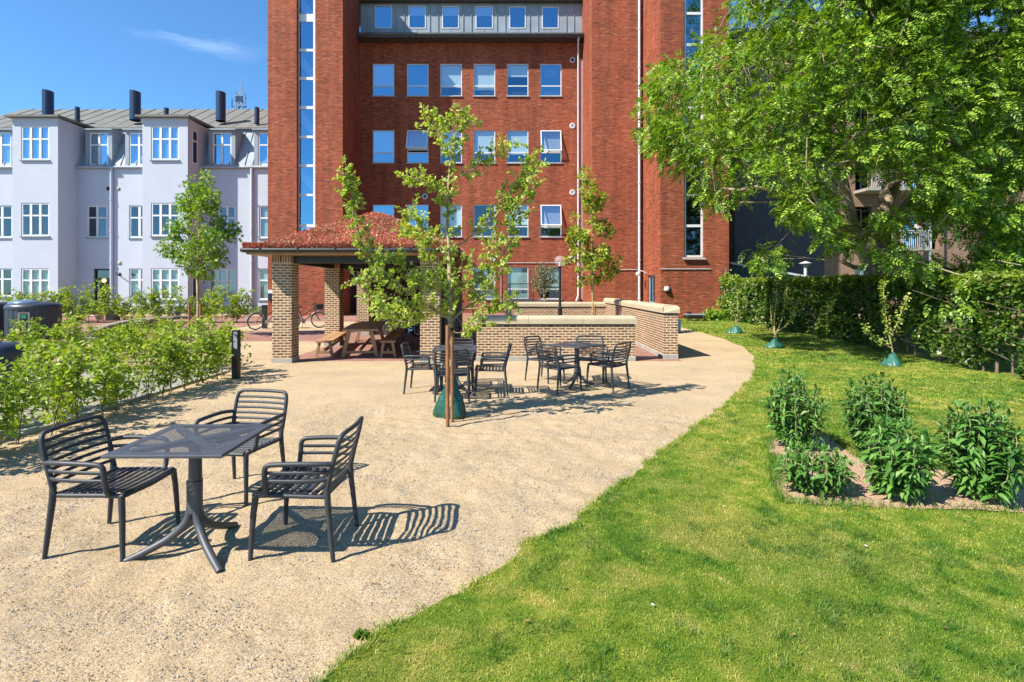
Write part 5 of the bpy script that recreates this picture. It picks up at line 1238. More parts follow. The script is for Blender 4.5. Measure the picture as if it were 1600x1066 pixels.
def stake(px, py, h, Y=None, r=.024, label='', lean=0, group='wooden tree stakes'):
    g_ = G(px, py) if Y is None else Vector((X(px,Y), Y, 0)); s = MB(); s.tube([(0,0,-.05),(lean,0,h)], r, 10); o = s.build('tree_stake', M['stake'], None); o.location = g_; tag(o, label, 'stake', group)
stake(699.5, 668.5, 1.23, label='round wooden stake nearest the viewer in front of the apple tree')
stake(706.5, 661, 1.15, label='second wooden stake, just behind the front one at the apple tree', r=.02)
t_ = MB(); 
t_.lathe((0,0,0), [(.052,-.02),(.054,.02)], 12); o = t_.build('tree_tie', M['rubber'], None); o.location = (X(703,6.5), 6.5, 1.17); tag(o, 'black rubber tie strapping the apple tree to its stakes', 'tree tie')

def bag(x, y, s, h, label, seed=0, floor=0.0, flat=False):
    n = 72; prof = [(1.0,0),(1.10,.05),(1.08,.14),(.93,.30),(.72,.48),(.50,.66),(.33,.82),(.20,.94),(.12,1.0)]; b = MB(); vs = []; rng = random.Random(seed); ph = [rng.uniform(0,6.28) for _ in range(6)]
    for k, (r, z) in enumerate(prof):
        for j in range(n):
            t = 2*math.pi*j/n
            lob = 1+.16*math.cos(2*t+ph[0])+.09*math.cos(3*t+ph[1]) ; fold = .085*math.sin(7*t+ph[2]+z*5)*(.3+z) + .03*math.sin(17*t+ph[3]+z*9)
            wr = .045*math.sin(z*30+3*math.sin(t+ph[4]))*(1 if math.cos(t) > -.2 else .3)
            rr = s*r*(lob if z < .6 else 1+(lob-1)*.4)*(1+fold+wr+.05*math.sin(23*t+ph[5]+6*z)*z); vs.append((rr*math.cos(t)-s*.25*(1-z)*(1 if flat else 1), rr*math.sin(t)*.85, z*h))
    m = len(prof); b.add(vs, [(i*n+j, i*n+(j+1)%n, (i+1)*n+(j+1)%n, (i+1)*n+j) for i in range(m-1) for j in range(n)], 0, True); b.add(vs[:n], [tuple(range(n))[::-1]])
    o = b.build('watering_bag', M['bag'], None); o.location = (x, y, floor); tag(o, label, 'watering bag', 'green tree watering bags'); return o
bag(X(708,6.85), 6.85, .185, .56, 'plump green watering bag wrapped round the foot of the apple tree', 3)
for px, py, s, h, lb, sd in ((1151,522,.24,.30,'small green bag on the far end of the lawn near the red tower',1),(1212,545,.21,.30,'green bag round the multi-stemmed sapling halfway along the hedge',2),(1396,573,.20,.28,'nearest green bag on the lawn, tipped sideways at the foot of the hedge',5)):
    g_ = G(px, py); bag(g_.x, g_.y, s, h, lb, sd, .02).data.materials[0] = M['bag_pale']

# ---- saplings growing from those bags
def sapling(px, py, shoots, label, mat='apple_leaf', seed=0, r=.012, dens=.055):
    g_ = G(px, py); Y = g_.y; R = empty('sapling', label, 'sapling', (0,0,0), 0, 'young saplings with watering bags'); rng = np.random.default_rng(seed); P0, P1, R0, R1 = [], [], [], []; A = []
    for pts, dy in shoots:
        q = [np.array(P(x, y, Y+dy*i/(len(pts)-1))) for i, (x, y) in enumerate(pts)]; q = [np.array(v) for v in smooth_path([Vector(v) for v in q], 4)]; poly_branch(P0, P1, R0, R1, q, r, .004)
        for i in range(len(q)//4, len(q)-1):
            for _ in range(rng.poisson(np.linalg.norm(q[i+1]-q[i])/dens)+1): A.append(q[i]+(q[i+1]-q[i])*rng.random())
    limbs('stem', P0, P1, R0, R1, M['bark'], R, 6); leaf_cloud('foliage', np.array(A), 3, .07, LEAFW, M[mat], R, .05, seed=seed)
sapling(1212, 545, [([(1211,542),(1210,500),(1213,465),(1214,438)],0),([(1211,525),(1205,495),(1204,465)],.1),([(1211,525),(1222,498),(1228,466),(1230,449)],.2),([(1212,520),(1232,505),(1243,480),(1248,467)],-.3),([(1210,523),(1192,507),(1180,494)],-.3)], 'pale multi-stemmed sapling in a green bag before the hedge', seed=2, r=.02)
sapling(1396, 573, [([(1396,568),(1394,545),(1387,515),(1384,490),(1381,465),(1380,440)],0),([(1395,545),(1376,535),(1360,522),(1352,508)],-.2),([(1390,530),(1402,505),(1412,478),(1418,462)],.1)], 'thin crooked sapling at the tipped green bag nearest the camera', seed=3, r=.014, dens=.03)
sapling(1151, 522, [([(1152,515),(1153,490),(1152,465),(1154,452)],0),([(1152,505),(1160,480),(1165,462)],.3),([(1152,505),(1144,485),(1141,470)],-.2)], 'leafy sapling in the far green bag beside the climbing plant', seed=4, r=.02)

# ---- two upright street trees
def env_tree(name, label, trunkpx, Y, poly, n, per, leaf, mat, size, seed, depth, rtip, r_c, group=None, alpha=.4, tpl=MAPLE, barkm='bark', expo=.42):
    rng = np.random.default_rng(seed); R = empty(name, label, 'tree', (0,0,0), 0, group); poly = np.array(poly, float); x0, y0 = poly.min(0); x1, y1 = poly.max(0)
    T = []
    while len(T) < n:
        x, y = rng.uniform(x0, x1, 400), rng.uniform(y0, y1, 400); ok = inpoly(x, y, poly)
        # narrower depth where the outline is narrow
        for a, b in zip(x[ok], y[ok]):
            row = poly; w_ = ((x1-x0)/2)*F**-1*Y; cxm = np.interp(b, *zip(*sorted([(q[1], q[0]) for q in trunkpx]))) if len(trunkpx) > 1 else trunkpx[0][0]
            u = abs(X(a,Y)-X(cxm,Y)); dd = math.sqrt(max(.02, 1-min(1, u/depth)**2))*depth*min(1, .35+1.2*abs(b-y0)/(y1-y0))
            T.append(np.array(P(a, b, Y+rng.uniform(-dd, dd))))
    T = np.array(T[:n]); tr = [tuple(P(a, b, Y)) for a, b in trunkpx]
    # thin to clumps with gaps
    A, par, tips = grow([tr], T, alpha, .05, seed); tree_mesh('trunk', A, par, rtip, expo, M[barkm], R, 7)
    cen = [T]; leaf_cloud('crown', T, per, r_c, tpl, M[mat], R, size, out_from=P(trunkpx[-1][0], trunkpx[len(trunkpx)//2][1], Y), droop=.35, seed=seed)
env_tree('maple_tree', 'young upright maple with two stakes in front of the pale grey house', [(309,505),(309,470),(308,435),(309,400),(311,360),(312,325),(316,290),(321,272)], 17.8,
    [(314,268),(327,266),(331,282),(326,296),(345,298),(348,309),(336,318),(345,335),(343,348),(352,352),(372,356),(370,370),(352,378),(362,395),(356,402),(350,412),(330,425),(322,440),(305,440),(290,428),(284,412),(270,398),(252,395),(243,384),(255,378),(270,380),(262,362),(264,350),(285,352),(276,338),(280,318),(289,305),(285,290),(293,283),(305,292),(312,285)],
    210, 20, None, 'maple_leaf', .135, 21, .75, .006, .20, 'young street trees')
env_tree('maple_tree', 'young upright tree with fresh yellow-green leaves rising behind the brick terrace wall', [(925.5,500),(926,470),(925,440),(926,400),(927,360),(926,325),(922,300),(915,280),(908,268)], 17.6,
    [(904,260),(915,264),(925,280),(928,302),(943,306),(951,318),(938,326),(932,340),(945,350),(958,362),(970,368),(966,380),(948,384),(962,398),(966,412),(960,428),(942,436),(930,448),(920,440),(905,444),(888,440),(892,428),(905,424),(898,412),(882,406),(884,395),(900,392),(890,378),(884,366),(898,360),(905,345),(893,340),(900,325),(912,318),(908,300),(904,282)],
    85, 26, None, 'maple_leaf_red', .15, 22, .55, .006, .16, 'young street trees')
stake(296, 527, 1.15, 18.2, .04, 'left stake of the young maple before the grey house'); stake(313.5, 527, 1.14, 17.5, .04, 'right stake of the young maple before the grey house')
stake(929.5, 500, 1.1, 17.3, .035, 'stake beside the young tree behind the terrace wall')
# olive tree
def olive():
    Y = 25; R = empty('olive_tree', 'small grey-green olive tree in a dark planter before the red wall', 'tree', (0,0,0)); rng = np.random.default_rng(8)
    c0 = np.array(P(851, 438, Y)); n = 150; d = rdir(n, rng)*(rng.random((n,1))**.6)*np.array([.72,.6,.78]); T = c0+d; T = T[T[:,2] > Z(456,Y)]
    A, par, tips = grow([[tuple(P(851,478,Y)), tuple(P(851,466,Y)), tuple(P(850,455,Y)), tuple(P(851,447,Y))]], T, .3, .05, 3); tree_mesh('trunk', A, par, .008, .5, M['bark'], R, 6)
    leaf_cloud('crown', T, 15, .17, LEAF4, M['olive_leaf'], R, .085, out_from=c0, seed=9)
    p = MB(); q = P(851,470,Y); p.lathe((q.x,Y,0), [(.3,0),(.38,q.z+.0)], 20); o = p.build('planter', M['gutter'], None); tag(o, 'dark round planter holding the olive tree', 'planter')
olive()

# ---- big ash tree
def ash_tree():
    Y0 = 16.2; R = empty('ash_tree', 'large spreading ash tree leaning over the hedge', 'tree', (0,0,0)); rng = np.random.default_rng(31)
    def poly(pts, y0, y1): n = len(pts); return [tuple(P(x, y, y0+(y1-y0)*i/(n-1))) for i, (x, y) in enumerate(pts)]
    trunk = [poly([(1372,566),(1370,500),(1367,450),(1360,420),(1345,385),(1334,350),(1322,305),(1312,262),(1300,215)], Y0, Y0-.3),
             poly([(1367,438),(1378,405),(1376,370),(1378,335),(1392,290),(1400,240),(1398,190),(1410,120),(1415,40),(1400,-60)], Y0, Y0+1.0),
             poly([(1358,418),(1335,418),(1318,410),(1300,402),(1280,404)], Y0, Y0-1.2),
             poly([(1336,368),(1305,345),(1278,330),(1250,312),(1215,300),(1180,292)], Y0, Y0-2.0),
             poly([(1378,350),(1405,330),(1430,305),(1452,280),(1468,250)], Y0, Y0-1.5),
             poly([(1322,305),(1285,270),(1250,240),(1205,200),(1160,170)], Y0-.2, Y0+.8),
             poly([(1312,262),(1270,200),(1235,150),(1190,100)], Y0-.2, Y0-1.5),
             poly([(1400,240),(1440,190),(1500,140),(1560,90),(1640,60)], Y0+.8, Y0-1),
             poly([(1468,250),(1510,225),(1560,215),(1600,230),(1650,250)], Y0-1.5, Y0-3.5),
             poly([(1392,290),(1450,250),(1490,235),(1530,200)], Y0, Y0+2.5)]
    dense = np.array([(1160,-60),(1150,10),(1124,28),(1112,62),(1098,84),(1060,92),(1030,110),(1006,148),(1010,198),(1012,236),(1040,262),(1082,288),(1130,300),(1200,330),(1300,345),(1400,330),(1500,345),(1700,400),(1900,300),(1900,-300),(1300,-350)], float)
    low = np.array([(1090,285),(1120,330),(1098,372),(1100,400),(1130,428),(1190,415),(1250,372),(1300,380),(1400,415),(1480,440),(1700,455),(1700,300),(1300,300)], float)
    front = np.array([(1350,300),(1430,330),(1500,400),(1505,415),(1440,470),(1560,500),(1700,520),(1750,300),(1600,200)], float)
    T = []
    def fill(poly_, n, ya, yb, cen=1370, rx=7.4):
        k = 0; lo = poly_.min(0); hi = poly_.max(0)
        while k < n:
            x, y = rng.uniform(lo[0], hi[0], 600), rng.uniform(lo[1], hi[1], 600)
            for a, b in zip(x, y):
                if k >= n: break
                if not inpoly(np.array([a]), np.array([b]), poly_)[0]: continue
                g = smooth_noise(np.array([a]), np.array([b]), 60, 12, 3)[0]
                if g < -.17 + .10*rng.random() + .20*min(1, max(0, (b-230)/80)): continue
                if ((a-1432)/46)**2+((b-358)/40)**2 < 1 and rng.random() < .95: continue
                if b > 285 and abs(a-(1366-(430-b)*.22)) < 26 and rng.random() < .85: continue
                u = min(1, abs(X(a,Y0)-11.7)/rx); dd = math.sqrt(max(.06, 1-u*u)); T.append(np.array(P(a, b, Y0+(ya*dd if rng.random() < .5 else yb*dd)*rng.random()**.6))); k += 1
    fill(dense, 3300, -6.0, 4.8); fill(low, 400, -5.0, 3.4); fill(front, 80, -7.2, -3.8)
    fill(np.array([(1380,-60),(1380,130),(1660,200),(1700,-60)], float), 500, -6.0, 4.0)
    T = np.array(T); T = T[T[:,2] > 1.5]
    A, par, tips = grow(trunk, T, .22, .07, 4, bias=.2); tree_mesh('trunk', A, par, .0092, .50, M['ash_bark'], R, 8, .30)
    # hanging compound leaves in sprays around each tip
    rng = np.random.default_rng(6); per = 17; n = len(T)*per; c = np.repeat(T, per, 0); w = np.where(rng.random(n) < .5, 1, 1)
    off = norm(rng.normal(size=(n,3)))*(rng.random((n,1))**.6)*.40; off[:,2] *= .8; pos = c+off
    d = norm(off)*.8+norm(c-np.array([11.7,16.2,6]))*.5+rng.normal(size=(n,3))*.4; d[:,2] -= .35; d = norm(d)
    nr = rng.normal(size=(n,3))*.45; nr[:,2] += .8; nr[:,0] -= .35
    np_object('crown', place(ASH[0], pos, frames(d, nr), rng.uniform(.21,.33,n)), ASH[1], M['ash_leaf'], R)
ash_tree()

# ---- clipped hedge
def hedge():
    R = empty('beech_hedge', 'tall clipped beech hedge running along the right side of the lawn', 'hedge', (0,0,0)); rng = np.random.default_rng(41)
    line = [(13.0,31.5),(11.75,27.5),(11.15,22),(10.55,17),(9.85,13.2),(9.35,10.8),(9.15,9),(9.4,6.0),(9.6,3.5)]; line = [np.array(p) for p in line]; L_ = [0]
    for a, b in zip(line[:-1], line[1:]): L_.append(L_[-1]+np.linalg.norm(b-a))
    L_ = np.array(L_); lx = np.array([p[0] for p in line]); ly = np.array([p[1] for p in line])
    n = 96000; s = L_[-1]*(rng.random(n)**.82); th = .95
    top = 1.95+.20*np.clip(1-s/20,0,1)
    px, py = np.interp(s, L_, lx), np.interp(s, L_, ly)
    wch = rng.random(n); u = rng.random(n); z = np.empty(n); q = np.empty(n)
    face = wch < .60; q[face] = -rng.random(face.sum())**2*.28 + 0; z[face] = .06+(top[face]-.06)*u[face]**.85
    tp = (wch >= .60) & (wch < .84); q[tp] = -rng.random(tp.sum())*th; z[tp] = top[tp]-rng.random(tp.sum())**2*.2
    ins = wch >= .84; q[ins] = -rng.random(ins.sum())*th; z[ins] = .15+(top[ins]-.15)*u[ins]
    q = -q                                            # q metres to the right of the visible face
    bul = smooth_noise(s*1.0, z, .9, 3)*.75; q = q+bul*np.where(face, 1, .3)
    # holes low down, and thin spots
    keep = smooth_noise(s*1.3, z*1.2, .55, 17, 3) > (-.12 + .30*np.clip((.7-z)/.7,0,1)*np.clip((s-12)/6,0,1)); keep |= ins & (z > .8)
    s, z, q, px, py, face = s[keep], z[keep], q[keep], px[keep], py[keep], face[keep]; n = len(s)
    pos = np.stack([px+q+.10, py, z+rng.normal(0,.015,n)], 1); d = norm(rng.normal(size=(n,3))*.8+np.array([-.6,-.2,-.1])); nr = rng.normal(size=(n,3))*.6+np.array([-.5,-.2,.7])
    sc = rng.uniform(.055,.105,n)*np.where(py > 15, 1.35, 1.0)
    tp2 = (z > np.interp(s, [0, 20], [2.15, 1.95])-.13+rng.normal(0,.03,n)); fr_ = frames(d, nr)
    np_object('foliage', place(LEAFW[0], pos[~tp2], fr_[~tp2], sc[~tp2]), LEAFW[1], M['hedge_leaf'], R); np_object('new_growth', place(LEAFW[0], pos[tp2], fr_[tp2], sc[tp2]), LEAFW[1], M['hedge_tip'], R)
    P0, P1, R0, R1 = [], [], [], []
    for s_ in np.arange(.3, L_[-1], .34):
        x, y = np.interp(s_, L_, lx)+.38+rng.normal()*.06, np.interp(s_, L_, ly); pts = [np.array([x+rng.normal()*.04*k, y+rng.normal()*.05*k, .42*k]) for k in range(5)]; poly_branch(P0, P1, R0, R1, pts, rng.uniform(.018,.036), .010)
        for k in range(9):
            b = pts[0]+(pts[-1]-pts[0])*rng.uniform(.1,1); e = b+np.array([rng.normal()*.32, rng.normal()*.28, rng.uniform(.05,.35)]); P0.append(b); P1.append(e); R0.append(.009); R1.append(.004)
    limbs('stems', P0, P1, R0, R1, M['twig'], R, 6)
hedge()
def climber():
    R = empty('climbing_shrub', 'leafy climber at the right corner of the red tower', 'shrub', (0,0,0)); rng = np.random.default_rng(51); n = 90; Y = 27.4
    xs = rng.uniform(1118,1150,n); ys = 500-75*rng.random(n)**1.1; k = (xs > 1118+ (500-ys)*.25); T = np.array([P(a, b, Y+rng.uniform(-.5,.5)) for a, b in zip(xs[k], ys[k])])
    T = np.vstack([T, [P(a, b, 26.6) for a, b in zip(rng.uniform(1090,1130,30), rng.uniform(488,500,30)) if a > 1100]])
    A, par, tips = grow([[tuple(P(1133,502,Y)), tuple(P(1134,480,Y)), tuple(P(1132,455,Y)), tuple(P(1134,420,Y))]], T, .3, .05, 3); tree_mesh('stem', A, par, .008, .45, M['twig'], R, 5)
    leaf_cloud('foliage', T, 26, .30, LEAFW, M['maple_leaf'], R, .13, seed=52)
climber()

# ---- young beech whips in rows on the left
def beech_whip(seed, h=1.05, spread=.22, nl=330, name='beech_shoot'):
    rng = np.random.default_rng(seed); R = empty(name, 'x', 'shrub'); P0, P1, R0, R1 = [], [], [], []; A = []
    for k in range(rng.integers(2, 4)):
        lean = rng.normal(size=2)*spread*.7; hh = h*rng.uniform(.8,1.05); pts = []
        for i in range(8):
            u = i/7; pts.append(np.array([lean[0]*u+rng.normal()*.012, lean[1]*u+rng.normal()*.012, hh*u]))
        poly_branch(P0, P1, R0, R1, pts, .009, .003)
        for i in range(1, 7):
            for _ in range(3 if i > 1 else 2):
                if pts[i][2] < .12: continue
                q = pts[i]+(pts[i+1]-pts[i])*rng.random(); out = rng.normal(size=3); out[2] = rng.uniform(-.15,.55); out /= np.linalg.norm(out); l_ = rng.uniform(.12,.30)*(1.15-.5*i/7); e = q+out*l_; P0.append(q); P1.append(e); R0.append(.0035); R1.append(.0018)
                for s_ in np.linspace(.25, 1, 7): A.append((q+(e-q)*s_, out))
        for s_ in np.linspace(.6,1,8): A.append((pts[0]+(pts[-1]-pts[0])*s_, np.array([0,0,1.])))
    limbs('stem', P0, P1, R0, R1, M['twig'], R, 5)
    pos = np.array([a for a, _ in A]); dr = np.array([d for _, d in A]); rep = max(1, round(nl/len(pos))); n = len(pos)*rep; pos = np.repeat(pos, rep, 0)+rng.normal(size=(n,3))*.03; dr = norm(np.repeat(dr, rep, 0)+rng.normal(size=(n,3))*.7)
    nr = rng.normal(size=(n,3))*.4+np.array([-.1,-.1,.9]); np_object('foliage', place(LEAFW[0], pos, frames(dr, nr), rng.uniform(.042,.082,n)), LEAFW[1], M['beech_leaf'], R); return R
random.seed(12)
protos = [beech_whip(60+i, 1.02+.05*(i % 2), .26, 500) for i in range(5)]; used = [False]*5
def put_whip(i, x, y, s, label, group):
    k = i % 5; o = protos[k] if not used[k] else copy_tree(protos[k]); used[k] = True
    o.location = (x, y, 0); o.rotation_euler = (0, 0, random.uniform(0, 6.28)); o.scale = (s, s*random.uniform(.8,1.1), s*random.uniform(.78,1.12)); o['label'] = label; o['group'] = group
i = 0; y = 3.5
while y < 10.3:
    put_whip(i, -5.16+random.uniform(-.10,.10), y, .93*random.uniform(.85,1.08), 'leafy beech shoot in the front row between gravel and kerb', 'beech shoots of the front row'); i += 1; y += random.uniform(.24,.36)
for q in range(9):
    put_whip(i, -5.75-random.uniform(0,.5), 4.6+q*.38, random.uniform(.85,1.05), 'beech shoot just inside the kerb at the left edge of the photo', 'beech shoots inside the kerb'); i += 1
x = -5.75
while x > -13.2:
    put_whip(i, x, 10.75+random.uniform(-.1,.1), random.uniform(.85,1.05), 'leafy beech shoot in the row behind the parking bed kerb', 'beech shoots of the row across the bed'); i += 1; x -= random.uniform(.34,.5)
x = -9.2
while x > -21:
    put_whip(i, x, 15.9+random.uniform(-.15,.15)+(-(x+9.2))*.02, random.uniform(.62,.78), 'leafy beech shoot in the row in front of the waste containers', 'beech shoots of the middle row'); i += 1; x -= random.uniform(.5,.75)
y = 10.9
while y < 15.6:
    put_whip(i, -8.9-(y-10.9)*.05+random.uniform(-.2,.2), y, random.uniform(.78,.95), 'leafy beech shoot in the row leading towards the red paving', 'beech shoots of the row beside the sand'); i += 1; y += random.uniform(.5,.8)
x = -12.2
while x > -30:
    put_whip(i, x, 25.2+random.uniform(-.3,.3), random.uniform(1.25,1.65), 'taller leafy shoot in the far row before the grey house', 'beech shoots of the far row'); i += 1; x -= random.uniform(.34,.5)
# low plants along the house wall
def bedding():
    rng = np.random.default_rng(71); n = 150; c = np.stack([rng.uniform(-27,-9.6,n), rng.uniform(32.4,34.4,n), rng.uniform(.05,.30,n)], 1)
    o = leaf_cloud('bedding_plants', c, 26, .30, LEAFW, M['weed_leaf'], None, .13, seed=72); tag(o, 'low green ground cover along the foot of the house', 'ground cover', None, 'stuff')
bedding()

# ---- buddleia-like bushes in the soil bed
def bush(px, py, h, w, label, seed, n_st, mat, leaf=.12, Yoff=0, low=.0):
    g_ = G(px, py); rng = np.random.default_rng(seed); R = empty('leafy_bush', label, 'bush', (g_.x, g_.y+Yoff, .03), 0, 'lance-leaved bushes in the soil bed'); P0, P1, R0, R1 = [], [], [], []; A, D, Sc = [], [], []
    for k in range(n_st):
        a = rng.uniform(0, 6.28); rr = w*math.sqrt(rng.random()); tip = np.array([rr*math.cos(a), rr*math.sin(a), h*(1-.28*(rr/w)**2)*rng.uniform(.78,1.04)]); base = np.array([rr*.25*math.cos(a), rr*.25*math.sin(a), 0])
        m = 10; pts = [base*(1-u)+tip*u+np.array([math.cos(a), math.sin(a), 0])*.05*math.sin(math.pi*u)+rng.normal(size=3)*.006 for u in np.linspace(0,1,m)]; poly_branch(P0, P1, R0, R1, pts, .0055, .0025)
        nn = int(np.linalg.norm(tip-base)/.034); ang = rng.uniform(0,6.28)
        for i in range(nn):
            u = .10+.90*(i+1)/nn
            q = np.array([np.interp(u, np.linspace(0,1,m), [p[j] for p in pts]) for j in range(3)]); ang += 1.57+rng.normal()*.15
            for sg in (0, math.pi):
                if rng.random() < .12: continue
                d = np.array([math.cos(ang+sg), math.sin(ang+sg), rng.uniform(-.35,.35)+ (0.9 if u > .93 else 0)]); A.append(q); D.append(d); Sc.append(leaf*.98*rng.uniform(.6,1.15)*(1 if u < .85 else .75 if u < .95 else .5))
        for _ in range(3):
            A.append(pts[-1]); D.append(np.array([rng.normal()*.25, rng.normal()*.25, 1.])); Sc.append(leaf*rng.uniform(.4,.7))
    limbs('stems', P0, P1, R0, R1, M['stem_green'], R, 6); A = np.array(A); D = norm(np.array(D)); n = len(A); nr = rng.normal(size=(n,3))*.25+np.array([0,0,1.])
    np_object('foliage', place(LANCE[0], A+rng.normal(size=(n,3))*.006, frames(D, nr), np.array(Sc)), LANCE[1], M[mat], R)
bush(1243, 706, .80, .25, 'tall bushy plant with drooping leaves at the left rear of the soil bed', 81, 40, 'budd_leaf', .115)
bush(1272, 776, .38, .25, 'low bright green bushy plant at the front left of the soil bed', 82, 46, 'budd_leaf_light', .105)
bush(1368, 716, .78, .26, 'tall bushy plant with pointed shoots in the rear middle of the soil bed', 83, 42, 'budd_leaf', .125)
bush(1402, 783, .60, .22, 'bushy plant with a bare pale stem at the front middle of the soil bed', 84, 34, 'budd_leaf', .13)
bush(1538, 788, .75, .27, 'dense dark green bushy plant at the right end of the soil bed', 85, 50, 'budd_leaf', .13)

# ------------------------------------------------------------------ grass, weeds and pebbles
def grass():
    rng = np.random.default_rng(91); LP = np.array(LAWN); BP = np.array(BED)
    V = []; TV = []
    hl = np.array([(9.75,3.5),(9.55,6.0),(9.3,9),(9.5,10.8),(10.0,13.2),(10.7,17),(11.3,22),(11.9,27.5)])
    for y0, y1, dens, wd, ht in ((2.0,3.2,17000,.0028,.030),(3.2,4.6,12000,.0034,.030),(4.6,7,6000,.0052,.033),(7,11,2400,.0095,.036),(11,18,900,.018,.040),(18,28,320,.034,.045)):
        x0 = -.9 if y1 < 5 else .3; x1 = (1660-CX)/F*y1; n = int((x1-x0)*(y1-y0)*dens); x = rng.uniform(x0, x1, n); y = rng.uniform(y0, y1, n)
        k = (x < (1650-CX)/F*y) & inpoly(x, y, LP) & ~inpoly(x+smooth_noise(x, y, .12, 31)*.14, y+smooth_noise(x, y, .12, 32)*.14, BP) & (x < np.interp(y, hl[:,1], hl[:,0])); x, y = x[k], y[k]
        t1 = smooth_noise(x, y, .15, 7, 4); t2 = smooth_noise(x, y, 1.4, 8, 2)
        tuft = (t1 + .25*t2 + rng.normal(0,.06,len(x)) > .19)
        # lusher rim along the gravel edge and round the bed
        ed = np.array(dense); keep = rng.random(len(x)) < np.where(tuft, 1, .55+.45*np.clip((t2+.2)*3, 0, 1)); x, y, tuft, t1 = x[keep], y[keep], tuft[keep], t1[keep]
        n = len(x); h = ht*.62*rng.uniform(.45,1.25,n)*np.where(tuft, 1.6, .85); w = wd*rng.uniform(.7,1.4,n); a = rng.uniform(0, 6.28, n); lean = h*rng.uniform(.2,1.1,n); la = rng.uniform(0,6.28,n)
        b = np.stack([x, y, np.full(n,.026)], 1); s = np.stack([np.cos(a)*w/2, np.sin(a)*w/2, np.zeros(n)], 1); m = b+np.stack([np.cos(la)*lean*.35, np.sin(la)*lean*.35, h*.62], 1); t = b+np.stack([np.cos(la)*lean, np.sin(la)*lean, h], 1)
        q = np.stack([b-s, b+s, m+s*.75, t, m-s*.75], 1); V.append(q[~tuft]); TV.append(q[tuft])
    o = np_object('lawn_grass', np.concatenate(V), [(0,1,2,4),(4,2,3)], M['blade']); tag(o, 'short sunlit lawn grass, patchy and yellowish in places', 'grass', None, 'stuff')
    o = np_object('grass_tufts', np.concatenate(TV), [(0,1,2,4),(4,2,3)], M['tuft']); tag(o, 'darker longer tufts scattered through the lawn', 'grass', None, 'stuff')
grass()
def pebbles():
    rng = np.random.default_rng(95); LP = np.array(LAWN); oct_v = np.array([(1,0,0),(-1,0,0),(0,1,0),(0,-1,0),(0,0,1),(0,0,-1)], float); oct_f = [(0,2,4),(2,1,4),(1,3,4),(3,0,4),(2,0,5),(1,2,5),(3,1,5),(0,3,5)]; PS = []; SC = []
    for y0, y1, dens, s0, s1 in ((1.6,3.0,4200,.0022,.0066),(3.0,4.5,3000,.0024,.0070),(4.5,7.5,1000,.003,.009)):
        x1 = 2.5; x0 = -5.3; n = int((x1-x0)*(y1-y0)*dens); x = rng.uniform(x0, x1, n); y = rng.uniform(y0, y1, n)
        c = smooth_noise(x*.6+y*.5, y*.5-x*.3, .45, 14, 3); k = ~inpoly(x, y, LP) & (x > -(CX+20)/F*y) & (rng.random(n) < np.clip(.34+c*3.0, .07, 1)); x, y = x[k], y[k]; n = len(x)
        PS.append(np.stack([x, y, np.full(n, .010)], 1)); s = s0+(s1-s0)*rng.random(n)**2.6; SC.append(np.stack([s, s*rng.uniform(.6,1,n), s*rng.uniform(.45,.8,n)], 1))
    p = np.concatenate(PS); s = np.concatenate(SC); n = len(p); a = rng.uniform(0, 6.28, n); v = oct_v[None]*s[:,None,:]*rng.uniform(.8,1.2,(n,6,1)); c, s_ = np.cos(a)[:,None], np.sin(a)[:,None]; v = np.stack([v[...,0]*c-v[...,1]*s_, v[...,0]*s_+v[...,1]*c, v[...,2]], -1)+p[:,None,:]
    v[...,2] += .003
    o = np_object('gravel_stones', v, oct_f, M['pebble']); tag(o, 'loose small stones strewn over the sandy gravel', 'gravel', None, 'stuff')
pebbles()
def weeds():
    rng = np.random.default_rng(97)
    for px, py, s, lb in ((565,997,.034,'small weed growing in the gravel next to the lawn edge at the bottom'),):
        g_ = G(px, py); n = 60; a = rng.uniform(0,6.28,n); d = norm(np.stack([np.cos(a), np.sin(a), rng.uniform(.2,1.2,n)], 1)); pos = np.array([g_.x, g_.y, .012])+np.stack([np.cos(a)*s*.3, np.sin(a)*s*.3, np.zeros(n)], 1)
        o = np_object('weed', place(LEAFW[0], pos, frames(d, rdir(n, rng)), rng.uniform(.4,1.1,n)*s), LEAFW[1], M['weed_leaf']); tag(o, lb, 'weed')
weeds()

